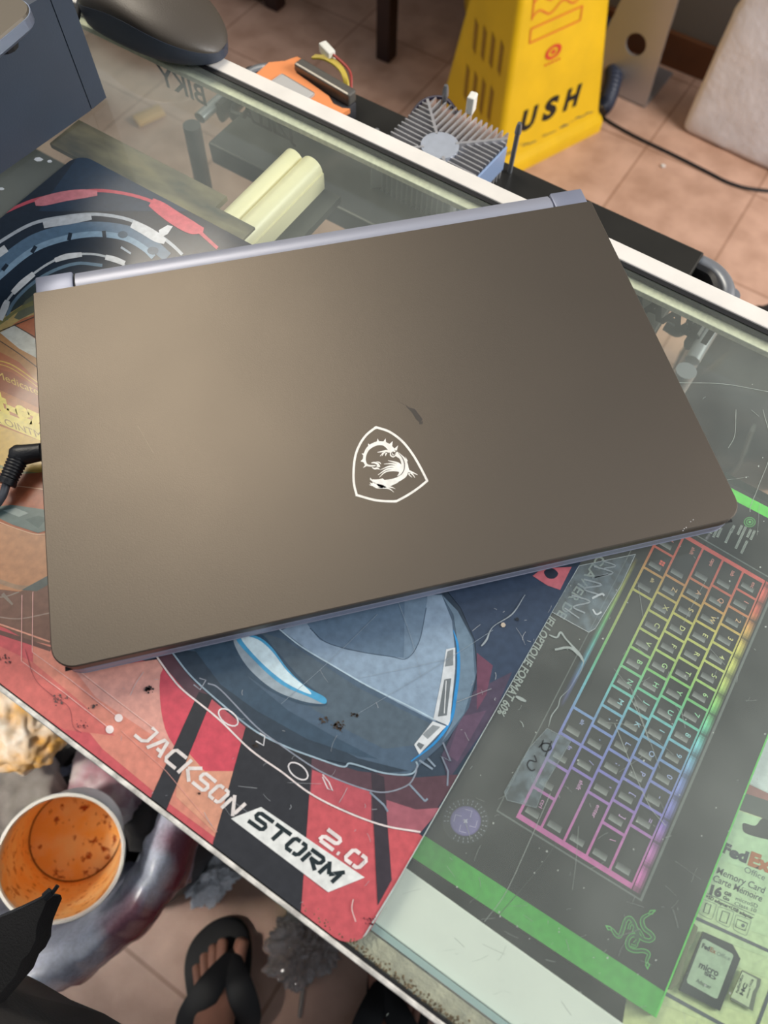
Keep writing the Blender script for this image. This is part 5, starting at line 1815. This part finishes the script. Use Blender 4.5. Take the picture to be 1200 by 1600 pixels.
def stain_mat(name, c1, c2, c3, scale, base):
    m = bpy.data.materials.new(name); m.use_nodes = True
    nt = m.node_tree; L = nt.links.new; p = nt.nodes['Principled BSDF']
    tc = nt.nodes.new('ShaderNodeTexCoord')
    n1 = nt.nodes.new('ShaderNodeTexNoise'); n1.inputs['Scale'].default_value = scale; n1.inputs['Detail'].default_value = 6
    n2 = nt.nodes.new('ShaderNodeTexNoise'); n2.inputs['Scale'].default_value = scale * 3.2; n2.inputs['Detail'].default_value = 6
    L(tc.outputs['Object'], n1.inputs['Vector']); L(tc.outputs['Object'], n2.inputs['Vector'])
    r1 = nt.nodes.new('ShaderNodeValToRGB'); r1.color_ramp.elements[0].position = .38; r1.color_ramp.elements[1].position = .62
    r1.color_ramp.elements[0].color = hx(c1); r1.color_ramp.elements[1].color = hx(c2)
    r2 = nt.nodes.new('ShaderNodeValToRGB'); r2.color_ramp.elements[0].position = .57; r2.color_ramp.elements[1].position = .66
    r2.color_ramp.elements[0].color = (0, 0, 0, 1); r2.color_ramp.elements[1].color = (1, 1, 1, 1)
    L(n1.outputs['Fac'], r1.inputs[0]); L(n2.outputs['Fac'], r2.inputs[0])
    mx = nt.nodes.new('ShaderNodeMix'); mx.data_type = 'RGBA'
    L(r2.outputs[0], mx.inputs[0]); L(r1.outputs[0], mx.inputs[6]); mx.inputs[7].default_value = hx(c3)
    if base:   # clean paper near the rim
        sp = nt.nodes.new('ShaderNodeSeparateXYZ'); L(tc.outputs['Generated'], sp.inputs[0])
        ad = nt.nodes.new('ShaderNodeMath'); ad.operation = 'MULTIPLY_ADD'; L(n1.outputs['Fac'], ad.inputs[0]); ad.inputs[1].default_value = .5
        L(sp.outputs['Z'], ad.inputs[2])
        r3 = nt.nodes.new('ShaderNodeValToRGB'); r3.color_ramp.elements[0].position = .93; r3.color_ramp.elements[1].position = 1.0
        sc_ = nt.nodes.new('ShaderNodeMath'); sc_.operation = 'MULTIPLY'; sc_.inputs[1].default_value = .85
        L(ad.outputs[0], sc_.inputs[0]); L(sc_.outputs[0], r3.inputs[0])
        m2 = nt.nodes.new('ShaderNodeMix'); m2.data_type = 'RGBA'
        L(r3.outputs[0], m2.inputs[0]); L(mx.outputs[2], m2.inputs[6]); m2.inputs[7].default_value = hx('#e3c4a4')
        L(m2.outputs[2], p.inputs['Base Color'])
    else:
        L(mx.outputs[2], p.inputs['Base Color'])
    p.inputs['Roughness'].default_value = .35
    return m


bm = NB()
loft(bm, [cring(.985, rr(1) - .0018)] + [cring(1 - k / 12, rr(1 - k / 12) - .0018) for k in range(1, 12)] + [cring(.03, rr(0) - .001), cring(.012, rr(0) - .0005)], caps=False)
obj('inner_wall', bm, stain_mat('cup_inside', '#fbbb68', '#fdd596', '#cc8038', 40, True), cupt, smooth=True, label='orange stained inner wall')
bm = NB()
c_ = [bm.verts.new(v) for v in cring(.025, rr(0) - .0012)]
bm.faces.new(c_)
for t, r0 in ((.030, rr(0) - .0016),):
    tube(bm, cring(t, r0), .0008, 6, closed=True, mi=1)
obj('cup_bottom', bm, [stain_mat('cup_floor', '#fcc470', '#fddfae', '#a84f14', 32, False), mat('dried_ring', '#7a4214', .4)], cupt, label='orange cup bottom with brown spots')

bm = NB(); c = U(30, 1135, -.50); crumple(bm, c, (.055, .045, .04), 2, .22, 5, 1.8)
obj('crumpled_napkin', bm, mat('stained_napkin', '#e4dfd4', .8, var_color='#cf9a4c', vscale=26), smooth=True, angle=180, label='white crumpled napkin with yellow stains at the top of the bin', cat='napkin')
bm = NB(); c = U(170, 1225, -.60); crumple(bm, c, (.05, .045, .05), 6, .2, 4, 1.5)
obj('printed_cup', bm, mat('cup_pink_print', '#c2bdb7', .5, var_color='#8a4a5c', vscale=18), smooth=True, angle=180, label='crushed white and dull red cup beyond the orange stained cup', cat='cup')
bm = NB(); c = U(30, 1235, -.60); crumple(bm, c, (.06, .05, .04), 9, .3, 4, 1.8)
obj('crumpled_paper', bm, mat('grey_paper', '#a39b93', .8, var_color='#5d554e', vscale=14), smooth=True, angle=180, label='greyish crumpled paper left of the orange stained cup', cat='paper')

# tissue and clear wrapper on the floor
bm = NB(); c = U(330, 1368, FZ + .03); crumple(bm, c, (.034, .040, .026), 14, .45, 5, 2.2)
for v in bm.verts: v.co.z = max(v.co.z, FZ + .001)
obj('crumpled_tissue', bm, mat('tissue_white', '#f4f5f7', .85), smooth=True, angle=180, label='white crumpled tissue on the floor just left of the sandalled foot', cat='tissue')
bm = NB(); c = U(478, 1470, FZ + .035); crumple(bm, c, (.045, .055, .032), 21, .5, 5, 2.8)
for v in bm.verts: v.co.z = max(v.co.z, FZ + .001)
obj('plastic_wrapper', bm, mat('clear_wrapper', '#e0d6d0', .12, trans=.7, spec=.8), smooth=True, angle=30, label='clear crumpled plastic wrapper on the floor between the two feet', cat='wrapper')
bm = NB(); tube(bm, [U(473, 1545, FZ + .004), U(468, 1590, FZ + .004)], .0032, 10)
obj('paper_stick', bm, mat('stick_grey', '#a59c92', .7), label='short pale stick on the floor below the clear wrapper', cat='stick')

# black zipped pouch held at the lower left, near the counter height
PZ = -0.10
pw = [(-120, 1480), (-60, 1455), (0, 1432), (30, 1421), (60, 1408), (74, 1398), (82, 1400), (76, 1414), (66, 1438), (63, 1452), (62, 1468), (52, 1488), (40, 1500), (30, 1525), (0, 1560), (-50, 1620), (-120, 1680)]
pch = thing('zipped_pouch', 'black fabric pouch with a zip at the lower left edge', 'pouch', U(-20, 1510, PZ - .02))
bm = NB()
base_ = [U(x, y, PZ) for x, y in pw]
cen = sum(base_, Vector()) / len(base_)
loft(bm, [[v.lerp(cen, .10) + Vector((0, 0, -.02)) for v in base_], [v + Vector((0, 0, -.012)) for v in base_], base_, [v.lerp(cen, .05) + Vector((0, 0, .004)) for v in base_]])
obj('body', bm, mat('black_fabric', '#0c0c0e', .85, bump=.4, bscale=900), pch, smooth=True, angle=50)
bm = NB()
zl = spline([(0, 1434, 0), (30, 1421, 0), (60, 1407, 0), (76, 1399, 0)], 12)
L0 = spline([(-110, 1474, 0), (-60, 1456, 0), (0, 1434, 0)], 14)[:-1] + zl
for i, p_ in enumerate(L0[::1]):
    g = bmesh.ops.create_icosphere(bm, subdivisions=1, radius=.0012)
    c = U(p_.x, p_.y - 1, PZ + .003)
    for v in g['verts']: v.co = c + v.co
obj('zip_teeth', bm, mat('zip_black', '#1b1c20', .35), pch, kind='stuff')
bm = NB()
tube(bm, [U(70, 1402, PZ + .004), U(80, 1393, PZ + .004)], .0026, 10)
tube(bm, [U(80, 1398, PZ + .004), U(90, 1384, PZ + .005)], .0012, 8)
obj('zip_puller', bm, mat('zip_puller', '#24262a', .3, .5), pch, smooth=True)

# ------------------------------------------------------------------ person in flip flops
skin = mat('skin', '#a6745e', .55, var=.18, vscale=30)
pe = thing('person', 'person in dark grey clothes and black flip flops standing at the counter', 'person', (0.0, -0.33, FZ))
V = []; E_s = []; R_ = []


def add(p_, r, par=None):
    V.append(Vector(p_)); R_.append(r if isinstance(r, tuple) else (r, r))
    if par is not None: E_s.append((par, len(V) - 1))
    return len(V) - 1


pelvis = add((-.075, -.375, .02), (.13, .10))
belly = add((-.075, -.37, .14), (.135, .10), pelvis)
chest = add((-.07, -.40, .30), (.15, .10), belly)
sh = add((-.065, -.42, .42), (.12, .08), chest)
neck = add((-.06, -.42, .50), (.05, .05), sh)
head = add((-.06, -.41, .57), (.07, .08), neck)
head2 = add((-.06, -.40, .66), (.075, .085), head)
add((-.06, -.41, .73), (.05, .055), head2)
for s_, sx_ in ((-1, -.25), (1, .12)):
    s1 = add((sx_, -.42, .40), .045, sh)
    el = add((sx_ + s_ * .05, -.40, .17), .036, s1)
    wr = add((-.06 + s_ * .10, -.22, .20), .026, el)
    add((-.06 + s_ * .09, -.16, .23), .024, wr)
FEET = {}
for nm, hipx, kn, tips, ank in (
        ('L', -.12, Vector((-.04, -.375, -.43)), [(381, 1456, .0118), (349, 1457, .0092), (334, 1466, .0086), (319, 1480, .0080), (306, 1498, .0076)], (.000, -.385)),
        ('R', .05, Vector((.15, -.34, -.43)), [(585, 1497, .0118), (618, 1497, .0092), (634, 1507, .0086), (648, 1520, .0080), (660, 1537, .0076)], (.225, -.310))):
    hip = add((hipx, -.375, -.06), (.085, .08), pelvis)
    th = add(Vector((hipx, -.375, -.06)).lerp(kn, .5), .068, hip)
    k_ = add(kn, .050, th)
    A0 = Vector((ank[0], ank[1], FZ + .085))
    ca = add(kn.lerp(A0, .35), .047, k_)
    c2 = add(kn.lerp(A0, .75), .034, ca)
    an = add(A0, .033, c2)
    add((ank[0] + .002, ank[1] - .045, FZ + .045), .026, an)
    tp_ = [U(x, y, FZ + .034) for x, y, r in tips]
    mid = sum(tp_, Vector()) / 5
    A1 = Vector((ank[0], ank[1], FZ + .06))
    ins = add(A1.lerp(mid, .42) + Vector((0, 0, .014)), (.034, .026), an)
    ball = add(A1.lerp(mid, .66) + Vector((0, 0, -.002)), (.036, .017), ins)
    FEET[nm] = (tp_, mid, A1)
    for (tpv, (x, y, r)) in zip(tp_, tips):
        b0 = add(A1.lerp(mid, .66) + (tpv - mid) * .62 + (tpv - A1).normalized() * .012 + Vector((0, 0, -.004)), r * 1.25, ball)
        b1 = add(Vector(V[b0]).lerp(tpv, .45) + Vector((0, 0, .004)), r * .95, b0)
        add(tpv - (tpv - A1).normalized() * .006 + Vector((0, 0, -.001)), r, b1)
me = bpy.data.meshes.new('body')
me.from_pydata([tuple(v) for v in V], E_s, [])
bo = bpy.data.objects.new('body', me)
COL.objects.link(bo)
bo.parent = pe
me.transform(wmat(pe).inverted())
sk = bo.modifiers.new('skin', 'SKIN'); sk.use_smooth_shade = True; sk.branch_smoothing = .4
bm = bmesh.new(); bm.from_mesh(me)
ly = bm.verts.layers.skin.verify()
bm.verts.ensure_lookup_table()
for i, v in enumerate(bm.verts):
    v[ly].radius = R_[i]; v[ly].use_root = (i == 0)
bm.to_mesh(me); bm.free()
ss = bo.modifiers.new('subd', 'SUBSURF'); ss.levels = 2; ss.render_levels = 2
me.materials.append(skin)
# toe nails
nm_ = mat('nail', '#c79c8a', .3)
# clothing: shirt, trousers legs, flip flops
cloth = mat('dark_grey_cloth', '#34302e', .9, bump=.3, bscale=300, var=.15, vscale=30)


def ering(c, rx, ry, n=40, wv=0.0, s=0):
    return [Vector((c[0] + (rx + wv * noise.noise(Vector((math.cos(2 * PI * k / n) * 2, math.sin(2 * PI * k / n) * 2, s)))) * math.cos(2 * PI * k / n),
                    c[1] + (ry + wv * noise.noise(Vector((math.cos(2 * PI * k / n) * 2, math.sin(2 * PI * k / n) * 2, s + 9)))) * math.sin(2 * PI * k / n), c[2])) for k in range(n)]


bm = NB()
loft(bm, [ering((-.10, -.345, -.26), .17, .150, wv=.02, s=1), ering((-.105, -.334, -.14), .175, .158, wv=.012, s=1.5), ering((-.105, -.332, -.06), .170, .160, wv=.008, s=2), ering((-.10, -.345, .04), .165, .155, wv=.006, s=2.4),
          ering((-.09, -.37, .18), .165, .135), ering((-.075, -.40, .32), .18, .125), ering((-.068, -.42, .41), .16, .09), ering((-.062, -.42, .455), .07, .06)])
obj('shirt', bm, cloth, pe, smooth=True, angle=180, label='dark grey loose shirt')
for s_, sx_ in ((-1, -.25), (1, .12)):
    bm = NB(); tube(bm, [(sx_ + .01 * -s_, -.42, .41), (sx_ + s_ * .02, -.41, .30), (sx_ + s_ * .045, -.402, .20)], [.058, .056, .058], 20)
    obj('sleeve', bm, cloth, pe, smooth=True)
for hipx, kn in ((-.12, (-.04, -.375, -.43)), (.05, (.15, -.34, -.43))):
    bm = NB(); tube(bm, [(hipx, -.375, -.05), Vector((hipx, -.375, -.05)).lerp(Vector(kn), .5), kn, (kn[0], kn[1] - .006, -.50)], [.10, .092, .082, .080], 24)
    obj('shorts_leg', bm, cloth, pe, smooth=True)
bm = NB(); tube(bm, [(-.06, -.425, .60), (-.06, -.43, .66), (-.06, -.425, .72), (-.06, -.42, .755)], [.082, .092, .082, .03], 20)
obj('hair', bm, mat('dark_hair', '#15110f', .7), pe, smooth=True)
ff = mat('black_foam_rubber', '#0d0c0d', .6, bump=.1, bscale=400)
for nm in ('L', 'R'):
    tp_, mid, A1 = FEET[nm]
    d = (mid - A1); d.z = 0; d.normalize()
    sgn = 1 if nm == 'L' else -1
    nn_ = Vector((d.y, -d.x, 0)) * sgn      # towards the big toe side
    heel = Vector((A1.x, A1.y, 0)) - d * .055
    Lf = (Vector((mid.x, mid.y, 0)) - heel).length + .030
    ol = [(0, -.0), (.01, -.026), (.05, -.036), (.11, -.034), (.16, -.044), (.20, -.050), (.228, -.040), (.248, -.014), (.254, .012), (.246, .036), (.222, .048), (.18, .046), (.12, .033), (.06, .034), (.015, .026)]
    sc_ = Lf / .254
    pts = spline([heel + d * a * sc_ + nn_ * b for a, b in ol], 5, True)
    bm = NB()
    z0 = FZ + .0005
    cc = sum(pts, Vector()) / len(pts)
    loft(bm, [[v.lerp(cc, .03) + Vector((0, 0, z0)) for v in pts], [v + Vector((0, 0, z0 + .005)) for v in pts], [v + Vector((0, 0, z0 + .017)) for v in pts], [v.lerp(cc, .03) + Vector((0, 0, z0 + .020)) for v in pts]])
    sl = obj('flip_flop_sole', bm, ff, pe, smooth=True, angle=50, label='black foam sole')
    toe = (tp_[0] + tp_[1]) / 2 - d * .030
    top = Vector((toe.x, toe.y, FZ + .046))
    bm = NB()
    tube(bm, [Vector((toe.x, toe.y, FZ + .018)) + d * .004, top + d * .004 + Vector((0, 0, -.004)), top], .0065, 12)
    for s2 in (-1, 1):
        endp = heel + d * (.115 * sc_) + nn_ * (.046 * s2)
        p1 = top; p4 = Vector((endp.x, endp.y, FZ + .020))
        p2 = top.lerp(p4, .35) + Vector((0, 0, .026)) + nn_ * (.006 * s2)
        p3 = top.lerp(p4, .72) + Vector((0, 0, .026)) + nn_ * (.010 * s2)
        q_ = spline([p1, p2, p3, p4], 8)
        rings = []
        for i, v in enumerate(q_):
            t = (q_[min(i + 1, len(q_) - 1)] - q_[max(i - 1, 0)]).normalized()
            wd_ = .007 + .013 * math.sin(PI * min(1, i / (len(q_) - 1) * .9 + .1))
            sd = t.cross(Vector((0, 0, 1)));
            sd = sd.normalized() if sd.length > .1 else nn_
            up_ = sd.cross(t).normalized()
            rings.append([v + sd * wd_ + up_ * .0005, v + sd * wd_ * .6 + up_ * .004, v - sd * wd_ * .6 + up_ * .004, v - sd * wd_ + up_ * .0005, v - sd * wd_ * .6 - up_ * .001, v + sd * wd_ * .6 - up_ * .001])
        loft(bm, rings)
    obj('flip_flop_strap', bm, ff, pe, smooth=True, angle=60, label='wide black strap')
